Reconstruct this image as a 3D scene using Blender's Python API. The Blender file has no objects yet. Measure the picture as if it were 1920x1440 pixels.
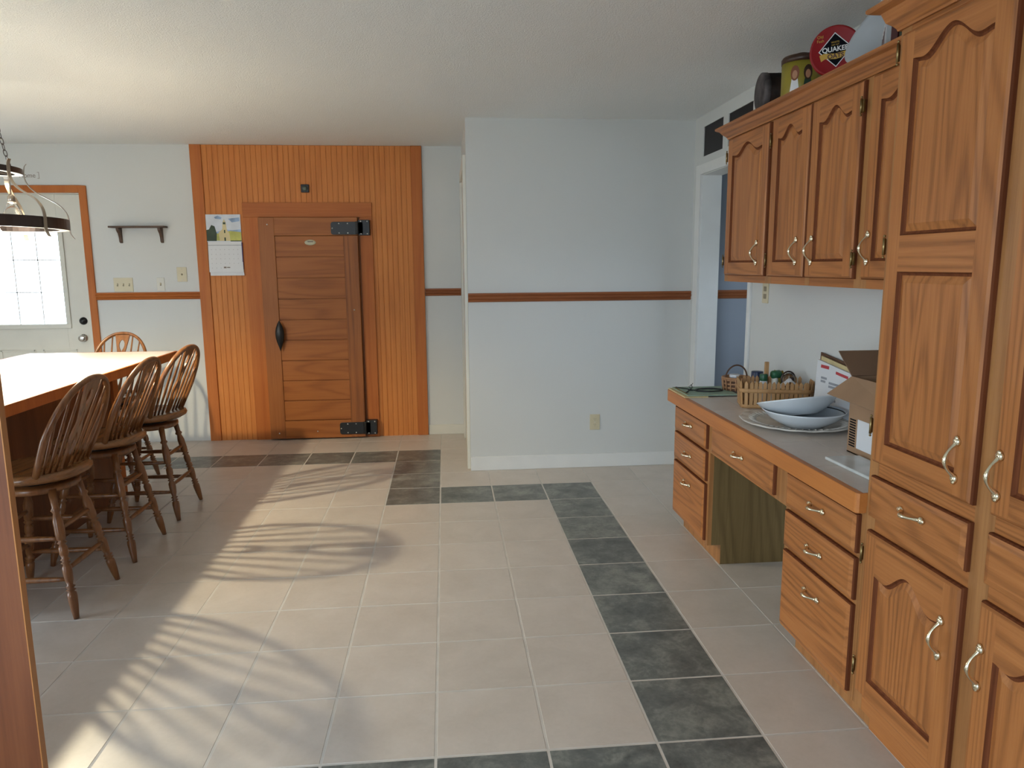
import bpy, math, random
from mathutils import Vector, Matrix
random.seed(7)
C = bpy.context.scene.collection
PI = math.pi
sin, cos = math.sin, math.cos

# ------------------------------------------------------------------ materials
def new_mat(name):
    m = bpy.data.materials.new(name); m.use_nodes = True
    nt = m.node_tree; b = nt.nodes['Principled BSDF']
    return m, nt, b
def N(nt, t, **k):
    n = nt.nodes.new(t)
    for a, v in k.items(): setattr(n, a, v)
    return n
def L(nt, a, b): nt.links.new(a, b)
def math_n(nt, op, a, b=None):
    n = N(nt, 'ShaderNodeMath', operation=op)
    for i, v in enumerate((a, b)):
        if v is None: continue
        if isinstance(v, (int, float)): n.inputs[i].default_value = v
        else: L(nt, v, n.inputs[i])
    return n.outputs[0]
def ramp(nt, fac, stops):
    r = N(nt, 'ShaderNodeValToRGB'); e = r.color_ramp.elements
    while len(e) < len(stops): e.new(0.5)
    for i, (p, c) in enumerate(stops):
        e[i].position = p; e[i].color = (*c, 1)
    L(nt, fac, r.inputs[0]); return r.outputs[0]
def noise(nt, vec, scale, detail=3, rough=.5, dist=0):
    n = N(nt, 'ShaderNodeTexNoise'); n.inputs['Scale'].default_value = scale
    n.inputs['Detail'].default_value = detail; n.inputs['Roughness'].default_value = rough
    n.inputs['Distortion'].default_value = dist
    if vec is not None: L(nt, vec, n.inputs['Vector'])
    return n.outputs['Fac']
def mapping(nt, scale, loc=(0, 0, 0), src='Object'):
    tc = N(nt, 'ShaderNodeTexCoord'); mp = N(nt, 'ShaderNodeMapping')
    mp.inputs['Scale'].default_value = scale; mp.inputs['Location'].default_value = loc
    L(nt, tc.outputs[src], mp.inputs['Vector']); return mp.outputs[0]
def mix(nt, fac, a, b, mode='MIX'):
    n = N(nt, 'ShaderNodeMix', data_type='RGBA', blend_type=mode)
    if isinstance(fac, (int, float)): n.inputs[0].default_value = fac
    else: L(nt, fac, n.inputs[0])
    for i, v in ((6, a), (7, b)):
        if isinstance(v, tuple): n.inputs[i].default_value = (*v, 1)
        else: L(nt, v, n.inputs[i])
    return n.outputs[2]
def bump(nt, b, h, strength=.2, dist=.002):
    n = N(nt, 'ShaderNodeBump'); n.inputs['Strength'].default_value = strength
    n.inputs['Distance'].default_value = dist; L(nt, h, n.inputs['Height']); L(nt, n.outputs[0], b.inputs['Normal'])
def plain(name, col, rough=.5, metal=0., spec=.5, trans=0., ior=1.45, coat=0., var=.04):
    m, nt, b = new_mat(name)
    v = noise(nt, mapping(nt, (1, 1, 1)), 9, 3)
    lo = tuple(max(0, c*(1-var)) for c in col); hi = tuple(min(1, c*(1+var)) for c in col)
    L(nt, ramp(nt, v, [(.3, lo), (.7, hi)]), b.inputs['Base Color'])
    b.inputs['Roughness'].default_value = rough; b.inputs['Metallic'].default_value = metal
    b.inputs['Specular IOR Level'].default_value = spec
    b.inputs['Transmission Weight'].default_value = trans; b.inputs['IOR'].default_value = ior
    b.inputs['Coat Weight'].default_value = coat
    return m
def wood(name, dark, mid, light, axis='z', rough=.38, rings=24., coarse=4.5, spec=.40, streak=.74, seed=0., amt=.50, stretch=.07):
    m, nt, b = new_mat(name)
    k = {'x': 0, 'y': 1, 'z': 2}[axis]
    s = [1., 1., 1.]; s[k] = stretch
    v1 = mapping(nt, tuple(s), (seed, seed*1.7, seed*.6))
    n1 = noise(nt, v1, coarse, 1.5, .45, .3)
    ring = math_n(nt, 'SINE', math_n(nt, 'MULTIPLY', n1, rings*6.283))
    ring = math_n(nt, 'POWER', math_n(nt, 'ADD', math_n(nt, 'MULTIPLY', ring, .5), .5), 2.2)
    s2 = [1., 1., 1.]; s2[k] = .025
    v2 = mapping(nt, tuple(s2), (seed*3, 1., seed))
    n2 = noise(nt, v2, 110, 6, .75)
    n3 = noise(nt, mapping(nt, (1, 1, 1), (seed, 2, 3)), 2.2, 2)
    f = math_n(nt, 'ADD', math_n(nt, 'MULTIPLY', ring, .42*amt), math_n(nt, 'MULTIPLY', n2, streak))
    f = math_n(nt, 'ADD', f, math_n(nt, 'MULTIPLY', n3, .25))
    col = ramp(nt, f, [(.15, light), (.55, mid), (.95, dark)])
    L(nt, col, b.inputs['Base Color'])
    b.inputs['Roughness'].default_value = rough; b.inputs['Specular IOR Level'].default_value = spec
    bump(nt, b, f, .12, .0008)
    return m
OAKD, OAKM, OAKL = (.16, .055, .016), (.41, .150, .042), (.56, .240, .076)
M = {}
M['oak_v'] = wood('oak_vertical', OAKD, OAKM, OAKL, 'z')
M['oak_h'] = wood('oak_horizontal', OAKD, OAKM, OAKL, 'y', seed=3.1)
M['oak_frame'] = wood('oak_face_frame', (.22, .088, .028), (.39, .175, .060), (.50, .255, .092), 'z', rings=9, seed=5.)
M['oak_edge'] = wood('oak_dark_edge', (.09, .026, .011), (.15, .046, .018), (.21, .068, .027), 'z', seed=5.5, rough=.7, spec=.1)  # darker oak for door and drawer edges and panel grooves
M['oak_x'] = wood('oak_top_board', OAKD, OAKM, OAKL, 'y', seed=7)
M['nose'] = wood('countertop_nosing', (.36, .115, .026), (.52, .18, .042), (.60, .23, .06), 'y', rings=6, amt=.4, seed=2)
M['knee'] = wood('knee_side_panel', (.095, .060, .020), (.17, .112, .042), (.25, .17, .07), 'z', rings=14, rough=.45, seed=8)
M['trimwood'] = wood('orange_trim', (.32, .080, .017), (.45, .135, .030), (.54, .185, .045), 'z', rings=5, amt=.35, seed=1, rough=.5, spec=.25)
M['trimwood_h'] = wood('orange_trim_horizontal', (.30, .078, .018), (.43, .130, .030), (.52, .18, .045), 'x', rings=5, amt=.35, seed=1.4, rough=.5, spec=.25)
M['railwood'] = wood('chair_rail_wood', (.18, .055, .02), (.29, .095, .035), (.36, .13, .05), 'x', rings=5, amt=.4, seed=2.4, rough=.4)
M['bead'] = wood('beadboard_pine', (.40, .128, .030), (.58, .205, .050), (.68, .275, .075), 'z', rings=7, amt=.3, seed=4, rough=.5, spec=.25)
M['door_stile'] = wood('weathered_stile', (.14, .050, .018), (.31, .105, .029), (.41, .155, .045), 'z', rings=6, seed=6, rough=.5, streak=.75, spec=.3)
M['door_plank'] = wood('weathered_plank', (.15, .046, .011), (.32, .104, .025), (.43, .155, .040), 'x', rings=7, seed=9, rough=.5, coarse=6, streak=.6, stretch=.12, spec=.3)
M['stool'] = wood('stool_oak', (.10, .036, .011), (.21, .082, .026), (.33, .145, .048), 'z', rings=10, rough=.28, seed=3, spec=.6)
M['stool_seat'] = wood('stool_seat_oak', (.12, .05, .018), (.25, .11, .04), (.36, .17, .065), 'y', rings=9, rough=.26, seed=5, spec=.6)
M['island'] = wood('island_panel', (.10, .035, .013), (.18, .065, .024), (.25, .10, .038), 'z', rings=6, amt=.5, seed=11)
M['endpanel'] = wood('tall_end_panel', (.12, .036, .013), (.20, .062, .023), (.26, .09, .033), 'z', rings=6, amt=.4, seed=12)
M['endedge'] = wood('tall_end_panel_edge', (.36, .13, .035), (.50, .20, .055), (.58, .26, .08), 'z', rings=5, amt=.3, seed=13)
M['shelfwood'] = plain('dark_shelf_wood', (.09, .045, .025), .5, var=.2)
M['brass'] = plain('polished_pull_metal', (.86, .78, .58), .16, 1.)
M['nickel'] = plain('satin_nickel', (.62, .60, .56), .24, 1.)
M['hinge'] = plain('antique_brass_hinge', (.30, .22, .10), .35, 1.)
M['black'] = plain('black_iron', (.010, .010, .011), .42, 0)
M['darkmetal'] = plain('bronze_metal', (.07, .05, .045), .35, .6)
M['strap'] = plain('brushed_strap', (.42, .36, .30), .28, .9)
M['steel'] = plain('screw_steel', (.7, .7, .68), .3, 1)
M['white'] = plain('white_paint', (.74, .74, .72), .5, var=.02)
M['doorwhite'] = plain('cream_door_paint', (.66, .64, .57), .45, var=.02)
M['ivory'] = plain('ivory_plastic', (.62, .55, .38), .4)
M['ivory_dark'] = plain('ivory_slot', (.26, .22, .15), .5)
M['laminate'] = plain('island_laminate', (.72, .66, .60), .30)
M['glasspane'] = plain('door_glass', (.95, .97, 1.), .02, trans=1., ior=1.02)
M['clear'] = plain('clear_glass', (.95, .95, .93), .05, trans=1., ior=1.45)
M['darkbehind'] = plain('dark_behind_transom', (.010, .006, .007), .35, spec=.2)  # opaque panes; the dark space behind them is put into the colour
M['cord'] = plain('black_cord', (.012, .014, .014), .5)
M['ceramic'] = plain('white_ceramic', (.70, .74, .77), .18, coat=.5, var=.01)
M['ceramic_in'] = plain('grey_glaze', (.42, .46, .49), .2, coat=.3)
M['platter'] = plain('cream_platter', (.62, .58, .52), .25, coat=.3, var=.15)
M['slab'] = plain('white_marble_slab', (.60, .62, .60), .25, var=.18)
M['card'] = plain('cardboard', (.33, .20, .115), .75, var=.06)
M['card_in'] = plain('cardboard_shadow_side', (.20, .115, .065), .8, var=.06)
M['paper'] = plain('white_paper', (.70, .71, .73), .6, var=.02)
M['print'] = plain('grey_print', (.30, .31, .34), .6)
M['lightprint'] = plain('pale_print', (.50, .50, .52), .6)
M['red'] = plain('red_print', (.50, .05, .06), .5)
M['green_book'] = plain('pale_green_cover', (.30, .42, .33), .55, var=.15)
M['cream_book'] = plain('cream_cover', (.62, .50, .26), .55, var=.2)
M['picket'] = wood('picket_wood', (.28, .14, .055), (.44, .24, .10), (.55, .33, .15), 'z', rings=5, amt=.4, seed=14, rough=.55)
M['wicker_dark'] = plain('wicker_dark', (.11, .05, .025), .6, var=.3)
M['wicker_light'] = plain('wicker_light', (.42, .22, .11), .6, var=.2)
M['bluecap'] = plain('blue_lid', (.012, .025, .07), .35)
M['green'] = plain('green_plastic', (.02, .10, .045), .35)
M['mustard'] = plain('mustard_wrapper', (.28, .20, .035), .45, var=.2)
M['redtin'] = plain('red_tin', (.27, .007, .010), .45, spec=.3)
M['navy'] = plain('navy_print', (.006, .006, .009), .6, spec=.05)
M['gold'] = plain('gold_print', (.55, .32, .03), .45)
M['tinwhite'] = plain('white_print', (.75, .75, .75), .5)
M['yellowtin'] = plain('yellow_tin', (.30, .24, .03), .4, var=.1)
M['lidbrown'] = plain('brown_lid', (.05, .022, .012), .4)
M['skin'] = plain('print_skin', (.45, .22, .12), .5)
M['hairred'] = plain('print_auburn', (.20, .06, .02), .5)
M['greenprint'] = plain('print_dark_green', (.02, .05, .03), .5)
M['browntin'] = plain('brown_scene_tin', (.030, .016, .011), .55, var=.9, spec=.2)
M['greytin'] = plain('grey_scene_print', (.10, .085, .085), .55, var=.8, spec=.2)
M['bluedish'] = plain('blue_grey_glass_dish', (.40, .42, .44), .35, trans=.1)
M['redbook'] = plain('maroon_book', (.06, .012, .014), .45)
M['greenbook'] = plain('dark_green_book', (.012, .03, .018), .45)
M['hallwall'] = plain('hall_wall_paint', (.30, .33, .38), .6, var=.01)
M['groundbounce'] = plain('bounce_ground', (.46, .44, .40), .9, var=.1)  # ground colour set pale to bounce daylight up to the ceiling
M['skyblue'] = plain('calendar_sky', (.30, .42, .62), .5, var=.5)
M['cloud'] = plain('calendar_cloud', (.62, .66, .72), .5, var=.1)
M['chapel'] = plain('calendar_chapel', (.62, .52, .28), .5, var=.1)
M['tree'] = plain('calendar_tree', (.04, .06, .035), .6, var=.4)
M['meadow'] = plain('calendar_meadow', (.45, .45, .12), .6, var=.3)
M['violet'] = plain('calendar_edge', (.05, .02, .12), .5)
M['badge'] = plain('pale_oval_badge', (.45, .43, .30), .35, var=.2)
M['gauge'] = plain('verdigris_plate', (.08, .10, .08), .4, .3)
M['decal'] = plain('decal_letters', (.22, .18, .15), .6)
def textured_wall(name, col, scale, strength, dist, rough=.7):
    m, nt, b = new_mat(name)
    v = mapping(nt, (1, 1, 1))
    h = noise(nt, v, scale, 3, .6)
    L(nt, ramp(nt, noise(nt, v, 1.3, 2), [(.3, tuple(c*.985 for c in col)), (.7, col)]), b.inputs['Base Color'])
    b.inputs['Roughness'].default_value = rough
    bump(nt, b, h, strength, dist); return m
M['wall'] = textured_wall('wall_paint', (.63, .635, .615), 120, .25, .002)
M['ceil'] = textured_wall('popcorn_ceiling', (.86, .88, .88), 170, .8, .006, .9)
def tile_mat(name, stops, rough, nscale, wn_amt):
    m, nt, b = new_mat(name)
    tc = N(nt, 'ShaderNodeTexCoord')
    sn = N(nt, 'ShaderNodeVectorMath', operation='SNAP'); sn.inputs[1].default_value = (.34, .34, 10)
    ad = N(nt, 'ShaderNodeVectorMath', operation='ADD'); ad.inputs[1].default_value = (.0, .0, 1.)
    L(nt, tc.outputs['Object'], ad.inputs[0]); L(nt, ad.outputs[0], sn.inputs[0])
    wn = N(nt, 'ShaderNodeTexWhiteNoise'); L(nt, sn.outputs[0], wn.inputs['Vector'])
    mv = N(nt, 'ShaderNodeVectorMath', operation='MULTIPLY_ADD'); mv.inputs[1].default_value = (5, 5, 5)
    L(nt, wn.outputs['Color'], mv.inputs[0]); L(nt, tc.outputs['Object'], mv.inputs[2])
    n1 = noise(nt, mv.outputs[0], nscale, 5, .65, .4)
    n2 = noise(nt, mv.outputs[0], 60, 3, .7)
    f = math_n(nt, 'ADD', math_n(nt, 'MULTIPLY', n1, .75), math_n(nt, 'MULTIPLY', n2, .25))
    f = math_n(nt, 'ADD', f, math_n(nt, 'MULTIPLY', math_n(nt, 'SUBTRACT', wn.outputs['Value'], .5), wn_amt))
    L(nt, ramp(nt, f, stops), b.inputs['Base Color'])
    b.inputs['Roughness'].default_value = rough
    bump(nt, b, n2, .05, .001)
    return m
M['tile'] = tile_mat('beige_floor_tile', [(.30, (.50, .445, .39)), (.70, (.60, .54, .485))], .36, 5, .12)
M['darktile'] = tile_mat('slate_floor_tile', [(.32, (.065, .072, .070)), (.50, (.14, .15, .142)), (.68, (.28, .29, .26))], .38, 9, .10)
M['grout'] = plain('tile_grout', (.56, .53, .49), .85, var=.1)
M['countertile'] = tile_mat('countertop_tile', [(.3, (.62, .545, .48)), (.7, (.70, .625, .56))], .35, 7, .1)

# ------------------------------------------------------------------ mesh builder
class MB:
    def __init__(s): s.v = []; s.f = []; s.m = []; s.sm = []
    def add(s, vs, fs, mi=0, smooth=False):
        o = len(s.v); s.v += [tuple(v) for v in vs]
        for f in fs: s.f.append([i+o for i in f]); s.m.append(mi); s.sm.append(smooth)
    def box(s, x0, x1, y0, y1, z0, z1, mi=0):
        if x0 > x1: x0, x1 = x1, x0
        if y0 > y1: y0, y1 = y1, y0
        if z0 > z1: z0, z1 = z1, z0
        v = [(x, y, z) for z in (z0, z1) for y in (y0, y1) for x in (x0, x1)]
        s.add(v, [(0, 2, 3, 1), (4, 5, 7, 6), (0, 1, 5, 4), (2, 6, 7, 3), (0, 4, 6, 2), (1, 3, 7, 5)], mi)
    def tube(s, pts, rad, seg=10, mi=0, closed=False, flat=None):
        """tube along pts; rad float or list; flat=(a,b) scales the section along frame axes"""
        pts = [Vector(p) for p in pts]; n = len(pts)
        rad = rad if isinstance(rad, (list, tuple)) else [rad]*n
        vs = []; prev = None
        for i, p in enumerate(pts):
            if closed: t = pts[(i+1) % n]-pts[i-1]
            else: t = pts[min(i+1, n-1)]-pts[max(i-1, 0)]
            t.normalize()
            if prev is None:
                a = Vector((0, 0, 1)) if abs(t.z) < .9 else Vector((1, 0, 0))
                u = t.cross(a).normalized()
            else:
                u = prev-t*prev.dot(t)
                u = u.normalized() if u.length > 1e-6 else t.orthogonal().normalized()
            prev = u; w = t.cross(u)
            fa, fb = flat or (1, 1)
            for k in range(seg):
                q = 2*PI*k/seg
                vs.append(p+u*(cos(q)*rad[i]*fa)+w*(sin(q)*rad[i]*fb))
        fs = []
        for i in range(n if closed else n-1):
            j = (i+1) % n
            for k in range(seg):
                k2 = (k+1) % seg
                fs.append((i*seg+k, i*seg+k2, j*seg+k2, j*seg+k))
        s.add(vs, fs, mi, True)
        if not closed:
            s.add(vs[:seg], [tuple(range(seg))[::-1]], mi); s.add(vs[-seg:], [tuple(range(seg))], mi)
    def lathe(s, prof, c=(0, 0, 0), seg=32, mi=0, axis=None, sx=1., sy=1., cap=True):
        """profile [(r,z)] round the z axis through c, or round `axis` if given"""
        c = Vector(c); R = Matrix.Identity(3)
        if axis is not None: R = Vector((0, 0, 1)).rotation_difference(Vector(axis).normalized()).to_matrix()
        vs = []
        for r, z in prof:
            for k in range(seg):
                q = 2*PI*k/seg
                vs.append(c+R @ Vector((r*cos(q)*sx, r*sin(q)*sy, z)))
        fs = []
        for i in range(len(prof)-1):
            for k in range(seg):
                k2 = (k+1) % seg
                fs.append((i*seg+k, i*seg+k2, (i+1)*seg+k2, (i+1)*seg+k))
        s.add(vs, fs, mi, True)
        if not cap: return
        if prof[0][0] > 1e-5: s.add(vs[:seg], [tuple(range(seg))[::-1]], mi)
        if prof[-1][0] > 1e-5: s.add(vs[-seg:], [tuple(range(seg))], mi)
    def prism(s, poly, f, d0, d1, mi=0, smooth=False):
        """poly list of (a,b); f(a,b,d)->xyz"""
        n = len(poly); vs = [f(a, b, d0) for a, b in poly]+[f(a, b, d1) for a, b in poly]
        s.add(vs, [tuple(range(n))[::-1], tuple(range(n, 2*n))], mi)
        s.add(vs, [(i, (i+1) % n, (i+1) % n+n, i+n) for i in range(n)], mi, smooth)
    def build(s, name, mats, parent=None, bev=0., loc=None, local=False, seg=2, fixn=True):
        me = bpy.data.meshes.new(name)
        off = Vector((0, 0, 0))
        if parent is not None and not local:
            p = parent
            while p is not None: off += p.location; p = p.parent
        if parent is None and loc is not None: off = Vector(loc)
        me.from_pydata([tuple(Vector(v)-off) for v in s.v], [], s.f)
        if not isinstance(mats, (list, tuple)): mats = [mats]
        for m in mats: me.materials.append(M[m] if isinstance(m, str) else m)
        for i, p in enumerate(me.polygons):
            p.material_index = s.m[i]; p.use_smooth = s.sm[i]
        me.update()
        if fixn:
            import bmesh
            b = bmesh.new(); b.from_mesh(me)
            bmesh.ops.remove_doubles(b, verts=b.verts, dist=1e-6)
            bmesh.ops.recalc_face_normals(b, faces=b.faces); b.to_mesh(me); b.free()
        o = bpy.data.objects.new(name, me); C.objects.link(o)
        if parent is not None: o.parent = parent
        elif loc is not None: o.location = loc
        if bev:
            md = o.modifiers.new('Bevel', 'BEVEL'); md.width = bev; md.segments = seg
            md.limit_method = 'ANGLE'; md.angle_limit = math.radians(40)
        return o
def tag(o, label, cat, group=None):
    o['label'] = label; o['category'] = cat
    if group: o['group'] = group
    return o
def thing(name, label, cat, loc=(0, 0, 0), rz=0, group=None):
    o = bpy.data.objects.new(name, None); C.objects.link(o); o.empty_display_size = .05
    o.location = loc; o.rotation_euler = (0, 0, rz)
    return tag(o, label, cat, group)
def struct(o, label=None):
    o['kind'] = 'structure'
    if label: o['label'] = label
    return o
def sroot(name, loc, label=None):
    o = bpy.data.objects.new(name, None); C.objects.link(o); o.location = loc; o.empty_display_size = .05
    return struct(o, label)
def text_mesh(name, body, size, mat, parent, R, pos, local=False, extrude=.0004, bold=0., xs=1.):
    """letters as a mesh; R = 3x3 with columns right, up, normal; pos centre"""
    cu = bpy.data.curves.new(name, 'FONT'); cu.body = body; cu.size = size; cu.extrude = extrude
    cu.align_x = 'CENTER'; cu.align_y = 'CENTER'; cu.offset = bold
    t = bpy.data.objects.new(name, cu); C.objects.link(t)
    bpy.context.view_layer.update()
    me = bpy.data.meshes.new_from_object(t.evaluated_get(bpy.context.evaluated_depsgraph_get()))
    bpy.data.objects.remove(t)
    off = Vector((0, 0, 0))
    if parent is not None and not local:
        p = parent
        while p is not None: off += p.location; p = p.parent
    for v in me.vertices:
        c = v.co.copy(); c.x *= xs; v.co = R @ c+Vector(pos)-off
    me.materials.clear(); me.materials.append(M[mat])
    o = bpy.data.objects.new(name, me); C.objects.link(o)
    if parent: o.parent = parent
    return o
def frame3(right, up):
    r = Vector(right).normalized(); u = Vector(up).normalized(); n = r.cross(u)
    return Matrix((r, u, n)).transposed()

H = 2.433; FY = 4.29; BY = 3.10; RX = 1.80; BX = .217
LX = -4.7; NY = -3.7; T = .34
# ------------------------------------------------------------------ floor
mb = MB(); mb.box(LX-.1, 3.5, NY-.1, FY+.1, -.06, -.0009)
g = .0036
dark = set()
def isdark(i, j):
    if j == -1 and i <= 2: return True
    if i == 2 and 0 <= j <= 7: return True
    if j == 7 and 0 <= i <= 2: return True
    if i == -1 and 7 <= j <= 10: return True
    if j == 10 and i <= -1: return True
    return False
for i in range(-14, 11):
    for j in range(-11, 13):
        x0, x1, y0, y1 = i*T+g, (i+1)*T-g, j*T+g, (j+1)*T-g
        x0 = max(x0, LX); x1 = min(x1, 3.45); y1 = min(y1, FY); y0 = max(y0, NY)
        if x1 <= x0 or y1 <= y0: continue
        e = .0016
        v = [(x0, y0, -.0018), (x1, y0, -.0018), (x1, y1, -.0018), (x0, y1, -.0018),
             (x0+e, y0+e, 0), (x1-e, y0+e, 0), (x1-e, y1-e, 0), (x0+e, y1-e, 0)]
        mb.add(v, [(4, 5, 6, 7), (0, 1, 5, 4), (1, 2, 6, 5), (2, 3, 7, 6), (3, 0, 4, 7)], 2 if isdark(i, j) else 1)
struct(mb.build('floor', ['grout', 'tile', 'darktile'], fixn=False), 'beige tiled floor with an inlaid stepped border of slate tiles')
# ------------------------------------------------------------------ shell
mb = MB(); mb.box(LX-.1, 3.5, NY-.1, FY+.1, H, H+.08)
struct(mb.build('ceiling', 'ceil'), 'white popcorn textured ceiling')
# far wall with the opening of the glazed door
DX0, DX1, DZ = -3.72, -2.835, 2.055
mb = MB(); mb.box(LX-.1, DX0, FY, FY+.12, 0, H); mb.box(DX0, DX1, FY, FY+.12, DZ, H); mb.box(DX1, BX+.1, FY, FY+.12, 0, H)
struct(mb.build('wall_far', 'wall'), 'white far wall with the glazed door and the timber surround')
mb = MB(); mb.box(BX, RX+.12, BY, FY+.12, 0, H)
struct(mb.build('wall_nook', 'wall'), 'white projecting wall with the dark chair rail')
# right wall with doorway and two transoms
mb = MB(); X0, X1 = RX, RX+.13
mb.box(X0, X1, NY, 2.08, 0, H)
mb.box(X0, X1, 2.93, BY, 0, 2.05)
mb.box(X0, X1, 2.08, BY, 2.05, 2.165); mb.box(X0, X1, 2.08, BY, 2.357, H)
mb.box(X0, X1, 2.93, BY, 2.165, 2.357); mb.box(X0, X1, 2.50, 2.585, 2.165, 2.357); mb.box(X0, X1, 2.08, 2.14, 2.165, 2.357)
struct(mb.build('wall_right', 'wall'), 'right wall with the doorway and the dark transoms over it')
for n, (y0, y1) in enumerate(((2.585, 2.93), (2.14, 2.50))):
    mb = MB(); mb.box(RX+.006, RX+.02, y0, y1, 2.165, 2.357)
    struct(mb.build('window_%d' % (n+1), 'darkbehind'), ('dark transom pane nearest the projecting wall', 'dark transom pane partly behind the wall cabinets')[n])
# doorway casing
mb = MB(); mb.box(RX-.014, RX, 2.93, 3.02, 0, 2.115); mb.box(RX-.014, RX, 2.045, 2.085, 0, 2.115); mb.box(RX-.014, RX, 2.085, 2.93, 2.05, 2.115)
mb.box(RX-.002, RX+.135, 2.925, 2.93, 0, 2.05); mb.box(RX-.002, RX+.135, 2.08, 2.085, 0, 2.05); mb.box(RX-.002, RX+.135, 2.085, 2.93, 2.045, 2.05)
struct(mb.build('trim_1', 'white', bev=.003), 'white casing round the doorway in the right wall')
# hall behind
mb = MB(); mb.box(RX+.13, 3.5, 3.2, 3.3, 0, H)
struct(mb.build('wall_hall', 'hallwall'), 'blue grey hall wall seen through the doorway')
mb = MB(); mb.box(3.4, 3.5, 2.6, 3.2, 0, H); mb.box(3.4, 3.5, 0, 1.2, 0, H); mb.box(3.4, 3.5, 1.2, 2.6, 0, 1.2); mb.box(3.4, 3.5, 1.2, 2.6, 1.5, H)  # unseen end wall; slot opening added to let daylight into the hall
struct(mb.build('wall_hall_end', 'hallwall'))
mb = MB(); mb.box(RX+.13, 3.5, -.1, 0, 0, H)
struct(mb.build('wall_hall_near', 'hallwall'))
# left wall with window, near wall with windows
mb = MB(); mb.box(LX-.12, LX, NY, -.5, 0, H); mb.box(LX-.12, LX, .80, FY, 0, H); mb.box(LX-.12, LX, -.5, .80, 0, .10); mb.box(LX-.12, LX, -.5, .80, 1.9, H)
struct(mb.build('wall_left', 'wall'))
mb = MB(); y0, y1 = NY-.12, NY
mb.box(LX, -3.4, y0, y1, 0, H); mb.box(-3.4, -.75, y0, y1, 0, .6); mb.box(-3.4, -.75, y0, y1, 2.25, H); mb.box(-.75, RX+.13, y0, y1, 0, H)
struct(mb.build('wall_near', 'wall'))
mb = MB(); mb.box(-30, 30, -30, 30, -.35, -.3)  # unseen ground outside, serves as a daylight reflector
struct(mb.build('ground', 'groundbounce'))
# baseboards
mb = MB(); mb.box(BX-.0, RX, BY-.014, BY, 0, .10)
struct(mb.build('baseboard_nook', 'white', bev=.003), 'white baseboard of the projecting wall')
mb = MB(); mb.box(-.107, BX, FY-.012, FY, 0, .085)
struct(mb.build('baseboard_far', 'doorwhite', bev=.003), 'short baseboard beside the timber surround')
# casing on the return of the projecting wall
mb = MB(); mb.box(BX-.022, BX, 3.14, 3.23, 0, 2.2); mb.box(BX-.022, BX, 4.10, 4.18, 0, 2.2); mb.box(BX-.022, BX, 3.23, 4.10, 2.12, 2.2); mb.box(BX-.006, BX, 3.23, 4.10, 0, 2.12)
struct(mb.build('trim_2', 'doorwhite', bev=.003), 'cream door casing on the side of the projecting wall')
# chair rails: profile extruded along x
def rail(name, x0, x1, yw, label, mat='railwood', z0=1.205, z1=1.268):
    h = z1-z0
    prof = [(0, 0), (-.012, .003), (-.016, .010), (-.010, .018), (-.020, .028), (-.022, .036), (-.014, .044), (-.020, .052), (-.018, h), (0, h)]
    mb = MB(); mb.prism([(p[0], p[1]) for p in prof], lambda a, b, d: (d, yw+a, z0+b), x0, x1)
    return struct(mb.build(name, mat), label)
rail('trim_3', -2.785, -1.95, FY, 'orange chair rail between glazed door and timber surround', 'trimwood_h', 1.201, 1.262)
rail('trim_4', -.108, BX-.022, FY, 'short brown chair rail right of the timber surround')
rail('trim_5', BX, 1.80, BY, 'long brown chair rail on the projecting wall')
rail('trim_6', RX+.135, 3.3, 3.2, 'chair rail in the hall beyond the doorway')

# ------------------------------------------------------------------ glazed door
d = sroot('door_1', ((DX0+DX1)/2, FY, 0), 'cream half-glazed outer door with nine panes')
GX0, GX1, GZ0, GZ1 = -3.60, -3.04, 1.008, 1.79
yf, yb = FY+.02, FY+.065
mb = MB(); mb.box(DX0+.004, GX0, yf, yb, .01, 2.045); mb.box(GX1, DX1-.004, yf, yb, .01, 2.045)
mb.box(GX0, GX1, yf, yb, .01, GZ0); mb.box(GX0, GX1, yf, yb, GZ1, 2.045)
for z0, z1 in ((.14, .44), (.50, .80)):      # raised mouldings of the lower panels
    for x0, x1 in ((-3.58, -3.31), (-3.25, -2.98)):
        mb.box(x0, x1, yf-.006, yf, z0, z0+.012); mb.box(x0, x1, yf-.006, yf, z1-.012, z1)
        mb.box(x0, x0+.012, yf-.006, yf, z0, z1); mb.box(x1-.012, x1, yf-.006, yf, z0, z1)
leaf = mb.build('door_leaf', 'doorwhite', d, bev=.002)
mb = MB(); w = .035
mb.box(GX0-w, GX1+w, yf-.014, yf, GZ0-w, GZ0); mb.box(GX0-w, GX1+w, yf-.014, yf, GZ1, GZ1+w)
mb.box(GX0-w, GX0, yf-.014, yf, GZ0, GZ1); mb.box(GX1, GX1+w, yf-.014, yf, GZ0, GZ1)
mb.build('glazing_frame', 'doorwhite', d, bev=.004)
mb = MB()
for k in (1, 2):
    x = GX0+(GX1-GX0)*k/3; mb.box(x-.004, x+.004, yf+.018, yf+.024, GZ0, GZ1)
    z = GZ0+(GZ1-GZ0)*k/3; mb.box(GX0, GX1, yf+.018, yf+.024, z-.004, z+.004)
mb.build('glazing_bar', 'white', d)
mb = MB(); mb.box(GX0, GX1, yf+.028, yf+.032, GZ0, GZ1); mb.build('pane', 'glasspane', d)
mb = MB(); mb.lathe([(.0, .052), (.018, .052), (.026, .046), (.029, .036), (.024, .026), (.012, .020), (.012, .008), (.032, .006), (.032, 0)], (-2.92, yf, .892), 28, axis=(0, -1, 0))
mb.build('door_knob', 'nickel', d)
mb = MB(); mb.lathe([(.0, .022), (.012, .022), (.016, .014), (.030, .010), (.031, 0)], (-2.91, yf, 1.032), 28, axis=(0, -1, 0)); mb.box(-2.914, -2.906, yf-.026, yf-.02, 1.022, 1.042)
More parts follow.
